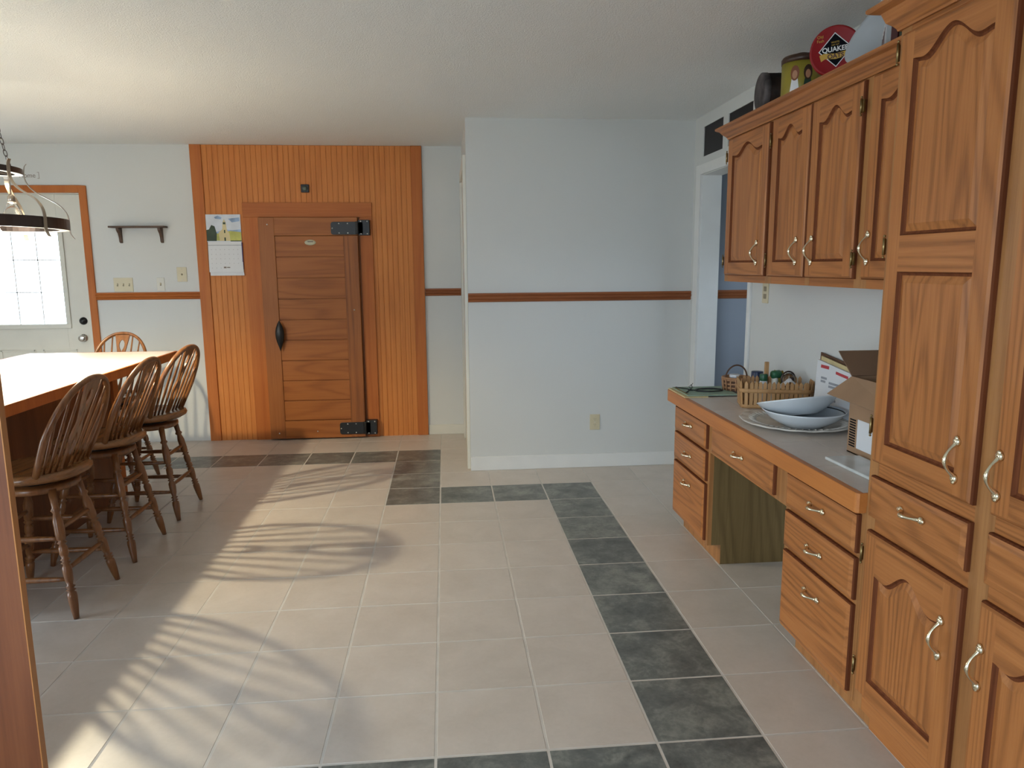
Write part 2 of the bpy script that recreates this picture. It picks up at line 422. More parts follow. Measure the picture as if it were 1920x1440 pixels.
mb.build('deadbolt', M['black'], d)
mb = MB(); mb.box(DX0-.02, DX1+.0, FY-.001, FY+.10, DZ-.008, DZ); mb.box(DX1-.003, DX1+.006, FY-.004, FY+.10, 0, DZ)
mb.build('jamb', 'doorwhite', d)
mb = MB(); cw = .056
mb.box(DX1+.002, DX1+.002+cw, FY-.018, FY, 0, DZ+cw); mb.box(DX0-cw, DX1+.002, FY-.018, FY, DZ, DZ+cw); mb.box(DX0-cw, DX0, FY-.018, FY, 0, DZ)
mb.build('casing', 'trimwood', d, bev=.004)

# ------------------------------------------------------------------ beadboard surround + plank door
PX0, PX1 = -1.955, -.112
mb = MB()
xs = PX0+.088; x_end = PX1-.088; pitch = .0425
n = int(round((x_end-xs)/pitch)); pitch = (x_end-xs)/n
def beadz(i):
    xa = xs+i*pitch; xb = xa+pitch
    if xb > -1.49 and xa < -.58: return 1.94
    return 0
for i in range(n):
    xa = xs+i*pitch; z0 = beadz(i); y = FY-.014
    prof = [(xa, 0), (xa+.001, .0035), (xa+.004, .0035), (xa+.0055, 0), (xa+.0085, -.0018), (xa+.0115, 0), (xa+.013, .0035), (xa+.0155, .0035), (xa+.017, 0), (xa+pitch, 0)]
    prof = [(xa, .004), (xa+.0020, .004), (xa+.0040, 0), (xa+pitch-.0018, 0), (xa+pitch, .004)]
    vs = [(a, y+b, z) for z in (z0, H-.002) for a, b in prof]; k = len(prof)
    mb.add(vs, [(q, q+1, q+1+k, q+k) for q in range(k-1)])
br = sroot('wall_beadboard', ((PX0+PX1)/2, FY, 0), 'orange pine beadboard surround round the plank door')
mb.build('beadboard', 'bead', br, fixn=False)
for x0, x1 in ((PX0, PX0+.088), (PX1-.088, PX1)):
    mb = MB(); mb.box(x0, x1, FY-.024, FY, 0, H-.001); mb.build('edge_board', 'trimwood', br, bev=.002)
mb = MB(); mb.box(-1.571, -1.446, FY-.032, FY, 0, 1.86); mb.build('jamb_board', 'trimwood', br, bev=.002)
mb = MB(); mb.box(-.634, -.531, FY-.032, FY, 0, 1.86); mb.build('jamb_board', 'trimwood', br, bev=.002)
mb = MB(); mb.box(-1.571, -.531, FY-.032, FY, 1.86, 1.977); mb.build('head_board', 'trimwood_h', br, bev=.002)
mb = MB(); mb.box(-1.445, -.635, FY-.018, FY, 0, 1.859); mb.build('door_recess', 'door_stile', br)
DLX, DRX = -1.442, -.648; DT = 1.856; y0 = FY-.075; y1 = FY-.019
d2 = sroot('door_2', ((DLX+DRX)/2, FY, 0), 'weathered wooden plank door with black strap hinges')
mb = MB()
sw = .125
mb.box(DLX, DLX+sw, y0, y1, .012, DT, 0); mb.box(DRX-.118, DRX, y0, y1, .012, 1.709, 0)
mb.build('stile', 'door_stile', d2, bev=.003)
mb = MB()
mb.box(DLX+sw, DRX, y0+.0005, y1, 1.711, DT, 0)
top = 1.71; bot = .165
mb.box(DLX+sw, DRX-.118, y0+.001, y1, .012, bot, 0)
hh = (top-bot)/9
z = bot
for i in range(9):
    z1 = z+hh
    yy = y0+.008+.0006*((i*7) % 3)
    mb.box(DLX+sw, DRX-.118, yy, y1, z+.004, z1-.003, 0)
    z = z1
mb.box(DLX+sw, DRX-.118, y0+.02, y1, bot, top, 0)
mb.build('plank_panel', 'door_plank', d2, bev=.002)
def strap_hinge(zc, nm='hinge'):
    mb = MB(); ys = y0-.007
    x0, x1, h = -.862, -.655, .052
    pts = []
    for (cx, cz, a0) in ((x0+.02, zc+h-.02, 90), (x0+.02, zc-h+.02, 180)):
        for k in range(5): a = math.radians(a0+k*22.5); pts.append((cx+.02*cos(a), cz+.02*sin(a)))
    pts += [(x1, zc-h), (x1, zc+h)]
    mb.prism(pts, lambda a, b, dd: (a, dd, b), ys, y0+.0)
    mb.box(-.638, -.548, ys-.006, FY-.032, zc-.062+.005, zc+.062+.005)
    mb.tube([(-.648, ys-.004, zc-.05), (-.648, ys-.004, zc+.055)], .013, 12)
    mb.box(-.66, -.60, ys-.006, ys+.004, zc-.045, zc+.05)
    h_ = mb.build(nm, 'black', d2, bev=.0025)
    mb = MB()
    for x, z in ((-.85, zc), (-.795, zc+.038), (-.795, zc-.038), (-.725, zc+.038), (-.725, zc-.038)):
        mb.lathe([(0, .003), (.004, .0025), (.006, 0)], (x, ys, z), 10, axis=(0, -1, 0))
    for x, z in ((-.618, zc+.055), (-.566, zc+.055), (-.618, zc-.045), (-.566, zc-.045)):
        mb.lathe([(0, .003), (.004, .0025), (.006, 0)], (x, ys-.006, z), 10, axis=(0, -1, 0))
    mb.build('screw', 'steel', h_)
strap_hinge(1.768); strap_hinge(.09)
# spindle shaped pull
mb = MB(); prof = []
for k in range(15):
    t = k/14; prof.append((.002+.034*math.sin(PI*t**.85)**1.1, -.135+.25*(1-t)))
mb.lathe(prof, (-1.312, y0-.035, .905), 20, sy=.75); mb.box(-1.322, -1.302, y0-.03, y0, .86, .94)
mb.build('handle', 'black', d2)
mb = MB(); mb.lathe([(0, .006), (.03, .005), (.045, .002), (.046, 0)], (-1.035, y0+.010, 1.655), 28, axis=(0, -1, 0), sy=1., sx=1.)
o = mb.build('badge', 'badge', d2)
for v in o.data.vertices: v.co.z = (v.co.z-1.655)*.5+1.655
mb = MB(); mb.box(-1.055, -1.01, y0+.002, y0+.006, 1.657, 1.667); mb.build('badge_print', 'decal', d2)
mb = MB()
for x, z in ((-1.37, 1.80), (-1.37, .06), (-1.05, .07), (-.70, 1.1)): mb.lathe([(0, .003), (.005, .002), (.006, 0)], (x, y0, z), 10, axis=(0, -1, 0))
mb.build('bolt_head', 'steel', d2)

# ------------------------------------------------------------------ wall-hung small things
def plate(name, x, z, w, h, yw, label, cat, slots, group=None, mat='ivory'):
    t = thing(name, label, cat, (x, yw, z), 0, group)
    mb = MB(); mb.box(x-w/2, x+w/2, yw-.006, yw, z-h/2, z+h/2); mb.build('cover_plate', mat, t, bev=.002)
    for kind, dx, dz in slots:
        mb = MB()
        if kind == 'toggle':
            mb.box(x+dx-.004, x+dx+.004, yw-.017, yw-.006, z+dz-.002, z+dz+.010); mb.build('toggle', 'ivory', t, bev=.001)
            mb = MB(); mb.box(x+dx-.006, x+dx+.006, yw-.0068, yw-.006, z+dz-.012, z+dz+.012); mb.build('slot', 'ivory_dark', t)
        if kind == 'hole':
            mb.lathe([(0, .003), (.005, .003), (.008, 0)], (x+dx, yw-.006, z+dz), 14, axis=(0, -1, 0)); mb.build('jack', 'ivory_dark', t)
        if kind == 'screw':
            mb.lathe([(0, .0015), (.003, .001), (.0035, 0)], (x+dx, yw-.006, z+dz), 10, axis=(0, -1, 0)); mb.build('screw', 'steel', t)
        if kind == 'socket':
            pts = [(.017*cos(q), .014*sin(q)) for q in [2*PI*k/20 for k in range(20)]]
            mb.prism(pts, lambda a, b, dd: (x+dx+a, dd, z+dz+b), yw-.0085, yw-.006); s_ = mb.build('socket', mat, t)
            mb = MB()
            for sx in (-.006, .006): mb.box(x+dx+sx-.0012, x+dx+sx+.0012, yw-.0092, yw-.0085, z+dz-.001, z+dz+.008)
            mb.box(x+dx-.002, x+dx+.002, yw-.0092, yw-.0085, z+dz-.009, z+dz-.005)
            mb.build('slot', 'ivory_dark', s_)
    return t
plate('light_switch', -2.56, 1.324, .150, .114, FY, 'wide ivory switch plate with three toggles above the orange chair rail', 'light switch', [('toggle', -.046, 0), ('toggle', 0, 0), ('toggle', .046, 0)])
plate('light_switch', -2.266, 1.326, .062, .108, FY, 'narrow white switch plate with a single toggle', 'light switch', [('toggle', 0, 0)], mat='doorwhite')
plate('jack_plate', -2.092, 1.404, .078, .118, FY, 'ivory wall plate with a round jack beside the timber surround', 'wall plate', [('hole', 0, 0), ('screw', 0, .046), ('screw', 0, -.046)])
plate('wall_outlet', 1.118, .333, .072, .114, BY, 'ivory double outlet low on the projecting wall', 'outlet', [('socket', 0, .02), ('socket', 0, -.02), ('screw', 0, 0)])
t = thing('wall_outlet', 'ivory outlet plate under the wall cabinets by the doorway', 'outlet', (RX, 1.862, 1.30))
mb = MB(); mb.box(RX-.006, RX, 1.862-.036, 1.862+.036, 1.243, 1.357); mb.build('cover_plate', 'ivory', t, bev=.002)
for dz in (-.02, .02):
    mb = MB(); mb.box(RX-.008, RX-.006, 1.862-.016, 1.862+.016, 1.30+dz-.013, 1.30+dz+.013); mb.build('socket', 'ivory_dark', t, bev=.001)
# round gauge on beadboard
t = thing('bell_button', 'small square dark button plate on the beadboard above the plank door', 'door bell', (-1.062, FY-.014, 2.09))
mb = MB(); mb.box(-1.094, -1.030, FY-.030, FY-.0115, 2.058, 2.122); mb.build('plate', 'black', t, bev=.004)
mb = MB(); mb.lathe([(0, .010), (.012, .009), (.021, .004), (.022, 0)], (-1.062, FY-.030, 2.09), 20, axis=(0, -1, 0)); mb.build('button', 'gauge', t)
# little shelf
t = thing('wall_shelf', 'small dark wooden shelf on two brackets above the switches', 'shelf', (-2.39, FY, 1.79))
mb = MB(); mb.box(-2.607, -2.175, FY-.085, FY, 1.778, 1.792); mb.build('shelf_board', 'shelfwood', t, bev=.003)
for x in (-2.545, -2.225):
    mb = MB(); pf = [(0, 0), (-.065, 0), (-.062, -.02), (-.035, -.045), (-.022, -.075), (-.018, -.11), (0, -.12)]
    mb.prism(pf, lambda a, b, dd: (dd, FY+a, 1.778+b), x-.011, x+.011); mb.build('bracket', 'shelfwood', t, bev=.002)
# calendar
t = thing('wall_calendar', 'hanging wall calendar with a chapel picture above a white date page', 'calendar', (-1.73, FY-.014, 1.39))
yc = FY-.0215
def quad(mb, pts, mi=0): mb.add(pts, [(0, 1, 2, 3)], mi)
mb = MB(); mb.box(-1.866, -1.592, yc-.001, yc+.004, 1.665, 1.884); pic = mb.build('picture_page', 'cloud', t)
def pic_poly(name, pts, mat, k):
    mb = MB(); mb.prism(pts, lambda a, b, dd: (a, dd, b), yc-.0012-.0002*k, yc-.001); mb.build(name, mat, pic)
pic_poly('printed_cloud', [(-1.80, 1.862), (-1.77, 1.875), (-1.74, 1.86), (-1.745, 1.845), (-1.79, 1.85)], 'skyblue', 1)
pic_poly('printed_sky', [(-1.69, 1.85), (-1.60, 1.86), (-1.60, 1.83), (-1.66, 1.82)], 'skyblue', 1)
pic_poly('printed_hill', [(-1.80, 1.74), (-1.72, 1.765), (-1.66, 1.758), (-1.592, 1.765), (-1.592, 1.735), (-1.80, 1.72)], 'skyblue', 2)
pic_poly('printed_meadow', [(-1.79, 1.675), (-1.592, 1.675), (-1.592, 1.742), (-1.68, 1.752), (-1.79, 1.73)], 'meadow', 3)
pic_poly('printed_tree', [(-1.866, 1.672), (-1.79, 1.672), (-1.785, 1.73), (-1.80, 1.79), (-1.825, 1.80), (-1.845, 1.765), (-1.866, 1.76)], 'tree', 4)
pic_poly('printed_chapel', [(-1.765, 1.672), (-1.68, 1.672), (-1.685, 1.73), (-1.705, 1.765), (-1.71, 1.82), (-1.722, 1.848), (-1.734, 1.82), (-1.74, 1.765), (-1.77, 1.74)], 'chapel', 5)
pic_poly('printed_window', [(-1.727, 1.735), (-1.717, 1.735), (-1.717, 1.76), (-1.727, 1.76)], 'tree', 6)
pic_poly('printed_door', [(-1.728, 1.672), (-1.716, 1.672), (-1.716, 1.70), (-1.728, 1.70)], 'tree', 6)
pic_poly('printed_belfry', [(-1.732, 1.805), (-1.712, 1.805), (-1.712, 1.822), (-1.732, 1.822)], 'tree', 6)
pic_poly('printed_hedge', [(-1.68, 1.668), (-1.592, 1.668), (-1.592, 1.675), (-1.68, 1.675)], 'tree', 6)
mb = MB(); mb.add([(-1.862, yc, 1.665), (-1.594, yc, 1.665), (-1.590, yc-.012, 1.42), (-1.862, yc-.012, 1.42), (-1.862, yc+.004, 1.665), (-1.594, yc+.004, 1.665), (-1.590, yc+.004, 1.42), (-1.862, yc+.004, 1.42)],
                  [(0, 1, 2, 3), (4, 7, 6, 5), (0, 3, 7, 4), (1, 5, 6, 2), (0, 4, 5, 1), (3, 2, 6, 7)]); dp = mb.build('date_page', 'paper', t)
mb = MB(); mb.add([(-1.858, yc, 1.43), (-1.59, yc-.002, 1.43), (-1.585, yc-.010, 1.392), (-1.855, yc-.010, 1.392)], [(0, 1, 2, 3)]); mb.build('under_page', 'paper', t)
mb = MB(); mb.box(-1.594, -1.588, yc-.008, yc+.003, 1.44, 1.66); mb.build('page_edge', 'violet', t)
mb = MB(); mb.box(-1.862, -1.594, yc-.003, yc, 1.636, 1.640)
mb.build('rule_line', 'print', dp)
mb = MB()
for r in range(5):
    for c_ in range(7):
        if (r == 4 and c_ > 3): continue
        xx = -1.84+c_*.035; zz = 1.605-r*.037; yy = yc-.0006-.012*(1.665-zz)/.245
        mb.box(xx, xx+.006, yy-.0006, yy, zz-.006, zz)
mb.build('date_print', 'lightprint', dp)
mb = MB(); mb.box(-1.745, -1.725, yc-.0125, yc-.0105, 1.452, 1.464); mb.box(-1.72, -1.695, yc-.0125, yc-.0105, 1.454, 1.462)
mb.build('stamp_print', 'decal', dp)
mb = MB(); mb.lathe([(0, .004), (.004, .003), (.004, 0)], (-1.735, yc-.001, 1.879), 10, axis=(0, -1, 0)); mb.build('pin', 'steel', t)
# word decal above the door
t = thing('wall_decal', 'lettered wall decal with brackets above the glazed door', 'decal', (-3.3, FY, 2.2))
Rw = frame3((1, 0, 0), (0, 0, 1))
text_mesh('lettering', 'Home', .050, 'decal', t, Rw, (-3.215, FY-.001, 2.188))
text_mesh('lettering', 'ing', .050, 'decal', t, Rw, (-3.47, FY-.001, 2.188))
mb = MB(); mb.box(-3.128, -3.125, FY-.001, FY, 2.165, 2.215); mb.box(-3.14, -3.125, FY-.001, FY, 2.212, 2.215); mb.box(-3.14, -3.125, FY-.001, FY, 2.165, 2.168)
mb.build('bracket_mark', 'decal', t)

# ------------------------------------------------------------------ cabinet parts (faces look toward -x)
def arch(t_, kind):
    a = abs(t_)
    if kind == 0: return 0
    if a < .72: return .5*(1+cos(PI*a/.72))
    return .10*math.sin((a-.72)/.28*PI/2)**2
def door_mesh(mb, X, y0, y1, z0, z1, openings, th=.02):
    """slab door on plane X (front), openings [(zb, zt, rise)], rail/stile 0.058. mats: 0 vertical 1 horizontal"""
    lip = .009; st = .060
    xf = X; xb = X+th
    # outer lip
    O = [(y0, z0), (y1, z0), (y1, z1), (y0, z1)]
    I = [(y0+lip, z0+lip), (y1-lip, z0+lip), (y1-lip, z1-lip), (y0+lip, z1-lip)]
    m1 = xf+.006
    v = [(xb, a, b) for a, b in O]+[(m1+.004, a, b) for a, b in O]+[(m1-.001, a+(.003 if a == y0 else -.003), b+(.003 if b == z0 else -.003)) for a, b in O]+[(xf, a, b) for a, b in I]
    for k, q in enumerate(((0, 1), (1, 2), (2, 3), (3, 0))):
        i, j = q
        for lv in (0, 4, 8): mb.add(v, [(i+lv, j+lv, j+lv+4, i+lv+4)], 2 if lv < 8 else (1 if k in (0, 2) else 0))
    ya, yb = y0+st, y1-st
    # stiles
    for a, b in ((y0+lip, ya), (yb, y1-lip)):
        mb.add([(xf, a, z0+lip), (xf, b, z0+lip), (xf, b, z1-lip), (xf, a, z1-lip)], [(0, 1, 2, 3)], 0)
    zc = z0+lip
    nn = 28
    for (zb, zt, rise) in openings:
        mb.add([(xf, ya, zc), (xf, yb, zc), (xf, yb, zb), (xf, ya, zb)], [(0, 1, 2, 3)], 1)
        kind = 1 if rise else 0
        def outline(ins, xx):
            P = []
            a, b = ya+ins, yb-ins
            for k in range(nn+1):
                t_ = -1+2*k/nn; P.append((xx, (a+b)/2+t_*(b-a)/2, zt-ins+rise*arch(t_, kind)))
            return P+[(xx, b, zb+ins), (xx, a, zb+ins)]
        rings = [outline(0, xf), outline(.004, xf+.007), outline(.010, xf+.009), outline(.030, xf+.002), outline(.034, xf+.002)]
        m = len(rings[0])
        for r in range(len(rings)-1):
            vs = rings[r]+rings[r+1]
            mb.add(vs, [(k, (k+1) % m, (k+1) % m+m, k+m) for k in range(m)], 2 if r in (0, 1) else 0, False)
        last = rings[-1]
        # field as strips
        bot = last[-1][2]
        for k in range(nn):
            p, q = last[k], last[k+1]
            mb.add([p, q, (p[0], q[1], bot), (p[0], p[1], bot)], [(0, 1, 2, 3)], 0)
        # rail above: strip from arch to next z
        top = rings[0]
        nxt = z1-lip
        idx = openings.index((zb, zt, rise))
        zn = nxt if idx == len(openings)-1 else zt
        if zn > zt:
            for k in range(nn):
                p, q = top[k], top[k+1]
                mb.add([p, q, (xf, q[1], zn), (xf, p[1], zn)], [(0, 1, 2, 3)], 1)
        zc = zt
def pull(name, parent, X, y, z, L_=.092, vertical=True):
    mb = MB(); P = []; R = []
    n = 18
    for k in range(n+1):
        t_ = k/n; s_ = (t_-.5)*L_
        out = .026*math.sin(PI*min(max((t_-.08)/.84, 0), 1))**.75
        P.append((X-.004-out, y if vertical else y+s_, z+s_ if vertical else z))
        R.append(.0038+.0028*math.exp(-((t_-.5)/.13)**2)+.0026*math.exp(-((t_-.05)/.08)**2)+.0026*math.exp(-((t_-.95)/.08)**2))
    mb.tube(P, R, 10)
    for e in (-1, 1):
        p = (X, y if vertical else y+e*L_*.5, z+e*L_*.5 if vertical else z)
        mb.lathe([(0, .010), (.006, .009), (.010, .005), (.0115, 0)], p, 16, axis=(-1, 0, 0))
        p2 = (X-.002, y if vertical else y+e*(L_*.5+.008), z+e*(L_*.5+.008) if vertical else z)
        mb.lathe([(0, .006), (.005, .005), (.0075, 0)], p2, 12, axis=(-1, 0, 0))
    return mb.build(name, 'brass', parent)
def hinge(parent, X, y, z, side=1):
    mb = MB(); mb.tube([(X-.001, y, z-.024), (X-.001, y, z+.024)], .0040, 10)
    mb.box(X+.001, X+.006, min(y, y+side*.014), max(y, y+side*.010), z-.021, z+.021)
    for e in (-.029, .029): mb.lathe([(0, -.004), (.0035, -.002), (.0035, .002), (0, .004)], (X-.001, y, z+e), 8)
    return mb.build('hinge', 'hinge', parent)
def drawer(parent, X, y0, y1, z0, z1, th=.02, hz=None):
    mb = MB(); lip = .014
    O = [(y0, z0), (y1, z0), (y1, z1), (y0, z1)]
    def ins(d, x): return [(x, a+(d if a == y0 else -d), b+(d if b == z0 else -d)) for a, b in O]
    v = ins(0, X+th)+ins(0, X+.010)+ins(.003, X+.005)+ins(.018, X+.0)
    for lv in (0, 4, 8):
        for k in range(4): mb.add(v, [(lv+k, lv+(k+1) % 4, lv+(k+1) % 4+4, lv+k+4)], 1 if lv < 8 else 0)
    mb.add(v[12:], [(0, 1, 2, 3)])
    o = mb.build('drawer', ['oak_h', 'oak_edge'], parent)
    pull('handle', o, X, (y0+y1)/2, hz if hz else (z0+z1)/2+.01, .085, False)
    return o
# --- tall pantry cabinet
FX = 1.305; DXF = 1.285
t = thing('pantry_cabinet', 'tall oak pantry cabinet with arched double panel doors reaching the ceiling', 'cabinet', (1.55, -.47, 0))
TY0, TY1 = -.97, 0.0; TZ = 2.075
mb = MB()
mb.box(FX+.02, RX, TY0, TY1, .10, TZ, 0)
mb.build('carcass', 'oak_v', t)
mb = MB()
mb.box(FX, FX+.02, TY1-.045, TY1, .10, TZ); mb.box(FX, FX+.02, -.50, -.435, .10, TZ); mb.box(FX, FX+.02, TY0, TY0+.05, .10, TZ)
for z0, z1 in ((.10, .172), (.665, .726), (.836, .894), (2.045, TZ)):
    mb.box(FX+.0005, FX+.02, TY0+.05, -.50, z0, z1, 1); mb.box(FX+.0005, FX+.02, -.435, TY1-.045, z0, z1, 1)
mb.build('face_frame', ['oak_frame', 'oak_h'], t)
mb = MB(); mb.box(FX+.06, RX, TY0, TY1, 0, .10); mb.build('toe_kick', 'oak_h', t)
def crown_poly(xf, z0, z1, pr):
    return [(xf, z0), (xf-.008, z0), (xf-.010, z0+.006), (xf-.016, z0+.014), (xf-.030, z0+.026), (xf-.040, z1-.018), (xf-pr+.004, z1-.012), (xf-pr, z1-.008), (xf-pr, z1), (xf, z1)]
def crown(name, mat, parent, xf, xw, ya, yb, z0, z1, pr, label=None, returns=(False, True)):
    mb = MB(); P = crown_poly(xf, z0, z1, pr)
    n_ = len(P)
    va = [(x, ya-((xf-x) if returns[0] else 0), z) for x, z in P]; vb = [(x, yb+((xf-x) if returns[1] else 0), z) for x, z in P]
    mb.add(va+vb, [(k, (k+1) % n_, (k+1) % n_+n_, k+n_) for k in range(n_)]+[tuple(range(n_))])
    if returns[1]:
        vc = [(xw, yb+(xf-x), z) for x, z in P]
        mb.add(vb+vc, [(k, (k+1) % n_, (k+1) % n_+n_, k+n_) for k in range(n_)]+[tuple(range(n_, 2*n_))])
    return mb.build(name, mat, parent)
crown('crown', 'oak_h', t, FX, RX, TY0, TY1, TZ-.0, 2.145, .068)
for (ya, yb, hy, hinge_y, sd) in ((-.437, -.030, -.382, -.030, 1), (-.905, -.498, -.520, -.905, -1)):
    mb = MB(); door_mesh(mb, DXF, ya, yb, .885, 2.058, [(.948, 1.432, 0), (1.528, 1.975, .052)])
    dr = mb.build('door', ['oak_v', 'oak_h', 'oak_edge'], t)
    pull('handle', dr, DXF, hy, .982)
    if sd > 0:
        for hz in (.99, 1.50, 2.01): hinge(dr, DXF-.003, hinge_y+.003, hz, 1)
    drawer(t, DXF, ya, yb, .718, .842)
    mb = MB(); door_mesh(mb, DXF, ya, yb, .160, .676, [(.222, .548, .058)])
    dr = mb.build('door', ['oak_v', 'oak_h', 'oak_edge'], t)
    pull('handle', dr, DXF, hy, .518)
    if sd > 0:
        for hz in (.60, .24): hinge(dr, DXF-.003, hinge_y+.003, hz, 1)
# --- desk base cabinets
def base_unit(label, ya, yb, fronts, stile_far=.03, kneeside=None):
    t = thing('drawer_cabinet', label, 'cabinet', (1.55, (ya+yb)/2, 0))
    mb = MB()
    mb.box(FX+.02, RX-.0, ya, yb, .10, .735); mb.box(FX+.068, RX, ya, yb, 0, .10)
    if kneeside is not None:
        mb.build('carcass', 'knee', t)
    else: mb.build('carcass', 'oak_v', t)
    mb = MB(); fy0, fy1 = fronts[0][0], fronts[0][1]
    mb.box(FX, FX+.02, ya, fy0+.012, .10, .735); mb.box(FX, FX+.02, fy1-.012, yb, .10, .735)
    zs = [.10]+sum([[f[2]+.01, f[3]-.01] for f in sorted(fronts, key=lambda f: f[2])], [])+[.735]
    for k in range(0, len(zs), 2): mb.box(FX+.0005, FX+.02, fy0+.012, fy1-.012, zs[k], zs[k+1], 1)
    mb.build('face_frame', ['oak_frame', 'oak_h'], t)
    mb = MB(); mb.box(FX+.066, FX+.068, ya, yb, 0, .10); mb.build('toe_kick', 'oak_frame', t)
    for (a, b, z0, z1, hz) in fronts: drawer(t, DXF, a, b, z0, z1, hz=hz)
    return t
base_unit('oak drawer cabinet under the far end of the desk, three drawers', 1.291, 1.835, [(1.315, 1.795, .578, .700, .645), (1.315, 1.795, .418, .562, .488), (1.315, 1.795, .118, .402, .335)], kneeside=1)
base_unit('oak drawer cabinet under the desk against the pantry cabinet, three drawers', .002, .505, [(.022, .485, .578, .702, .645), (.022, .485, .426, .562, .492), (.022, .485, .120, .410, .335)])
t = thing('knee_drawer', 'wide shallow oak drawer over the knee space of the desk', 'drawer', (1.5, .9, .57))
mb = MB(); mb.box(FX, FX+.02, .5055, .60, .565, .735); mb.box(FX, FX+.02, 1.235, 1.2905, .565, .735); mb.box(FX, FX+.02, .60, 1.235, .565, .59, 1); mb.box(FX, FX+.02, .60, 1.235, .71, .735, 1)
mb.build('face_frame', ['oak_frame', 'oak_h'], t)
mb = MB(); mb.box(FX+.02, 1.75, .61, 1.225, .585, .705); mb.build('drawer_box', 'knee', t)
drawer(t, DXF, .592, 1.243, .580, .712, hz=.650)
# --- countertop with tile inlay and wooden nosing
CZ = .775
t = thing('desk_countertop', 'grey tiled desk top with a rounded orange wood edge', 'countertop', (1.55, .95, .735))
mb = MB(); mb.box(1.2967, RX, .0107, 1.873, .736, CZ-.0022); mb.build('substrate', 'grout', t)
mb = MB(); gx = [1.297, 1.475, 1.795]; gy = [.010, .31, .65, .955, 1.26, 1.60, 1.871]
for i in range(2):
    for j in range(len(gy)-1):
        g_ = .0018
        mb.box(gx[i]+g_, gx[i+1]-g_, gy[j]+g_, gy[j+1]-g_, CZ-.0022, CZ-.0006)
mb.build('tile_surface', 'countertile', t, bev=.0004)
mb = MB()
poly = [(1.314, .0025), (1.282, .0025), (1.274, .008), (1.272, .016), (1.272, 1.880), (1.276, 1.890), (1.286, 1.895), (RX-.001, 1.895), (RX-.001, 1.8735), (1.2965, 1.8735), (1.2965, .0105), (1.314, .0105)]
mb.prism(poly, lambda a, b, dd: (a, b, dd), .712, CZ)
mb.build('nosing', 'nose', t, bev=.003)
# --- wall cabinets
UX = 1.50; UD = 1.48; UZ0, UZ1 = 1.368, 2.078
def wall_cab(label, ya, yb, doors, vis_hinge):
    t = thing('upper_cabinet', label, 'cabinet', (1.65, (ya+yb)/2, UZ0))
    mb = MB(); mb.box(UX+.02, RX, ya, yb, UZ0, 2.128); mb.build('carcass', 'oak_x', t)
    mb = MB(); lo = min(d_[0] for d_ in doors); hi = max(d_[1] for d_ in doors)
    mb.box(UX, UX+.02, ya, lo+.012, UZ0, 2.10); mb.box(UX, UX+.02, hi-.012, yb, UZ0, 2.10)
    mb.box(UX+.0004, UX+.02, lo+.012, hi-.012, UZ0, UZ0+.05, 1); mb.box(UX+.0004, UX+.02, lo+.012, hi-.012, 2.055, 2.10, 1)
    if len(doors) > 1:
        ds = sorted(doors); mb.box(UX, UX+.02, ds[0][1]-.012, ds[1][0]+.012, UZ0, 2.10)
    mb.build('face_frame', ['oak_frame', 'oak_h'], t)
    for a, b, hy, hs in doors:
        mb = MB(); door_mesh(mb, UD, a, b, 1.400, 2.066, [(1.462, 1.975, .045)])
        dr = mb.build('door', ['oak_v', 'oak_h', 'oak_edge'], t)
        pull('handle', dr, UD, hy, 1.505, .088)
        yy = b+.003 if hs > 0 else a-.003
        for hz in (1.47, 1.98): hinge(dr, UD-.003, yy, hz, hs)
    return t
wall_cab('oak wall cabinet with one arched door at the doorway end', 1.182, 1.700, [(1.205, 1.668, 1.275, 1)], 1)
wall_cab('oak wall cabinet with a pair of arched doors in the middle', .447, 1.181, [(.836, 1.168, .895, 1), (.478, .822, .768, -1)], 1)
wall_cab('oak wall cabinet half hidden behind the tall pantry cabinet', .002, .446, [(.030, .425, .385, -1)], 1)
t = crown('crown_molding', 'oak_h', None, UX, RX, .003, 1.70, 2.072, 2.130, .058)
tag(t, 'oak crown molding along the top of the wall cabinets', 'molding')

# ------------------------------------------------------------------ things on top of the wall cabinets
TZ_ = 2.1305
# brown scene tin lying on its side
t = thing('barrel_tin', 'dark brown round tin lying on its side on the wall cabinets', 'tin', (1.55, 1.34, TZ_))
r = .082
mb = MB(); mb.lathe([(r-.004, 0), (r, .004), (r, .19), (r-.004, .194)], (1.495, 1.335, TZ_+r+.002), 36, axis=(1, -.11, 0)); mb.build('tin_body', 'browntin', t)
mb = MB(); mb.lathe([(0, -.006), (r-.004, -.006), (r+.002, -.002), (r+.002, .018), (r, .020)], (1.493, 1.335, TZ_+r+.002), 36, axis=(1, -.11, 0)); mb.build('tin_lid', 'greytin', t)
# yellow tin
t = thing('yellow_tin', 'mustard yellow round tin with printed figures and a dark brown lid', 'tin', (1.555, 1.100, TZ_))
r = .078; cx, cy = 1.565, 1.105
mb = MB(); mb.lathe([(r-.002, 0), (r, .002), (r, .150)], (cx, cy, TZ_), 40); mb.build('tin_body', 'yellowtin', t)
mb = MB(); mb.lathe([(r+.002, .146), (r+.003, .165), (r-.004, .174), (.03, .178), (.026, .188), (0, .190)], (cx, cy, TZ_), 40); mb.build('tin_lid', 'lidbrown', t)
def on_cyl(name, mat, parent, pts, rr, a0):
    """patch on the cylinder: pts (angle offset deg, z)"""
    mb = MB(); vs = []; ctr = (sum(p[0] for p in pts)/len(pts), sum(p[1] for p in pts)/len(pts))
    def P(a, z): q = math.radians(a0+a); return (cx+rr*cos(q), cy+rr*sin(q), TZ_+z)
    vs = [P(*ctr)]+[P(*p) for p in pts]; k = len(pts)
    mb.add(vs, [(0, 1+i, 1+(i+1) % k) for i in range(k)]); mb.build(name, mat, parent, fixn=False)
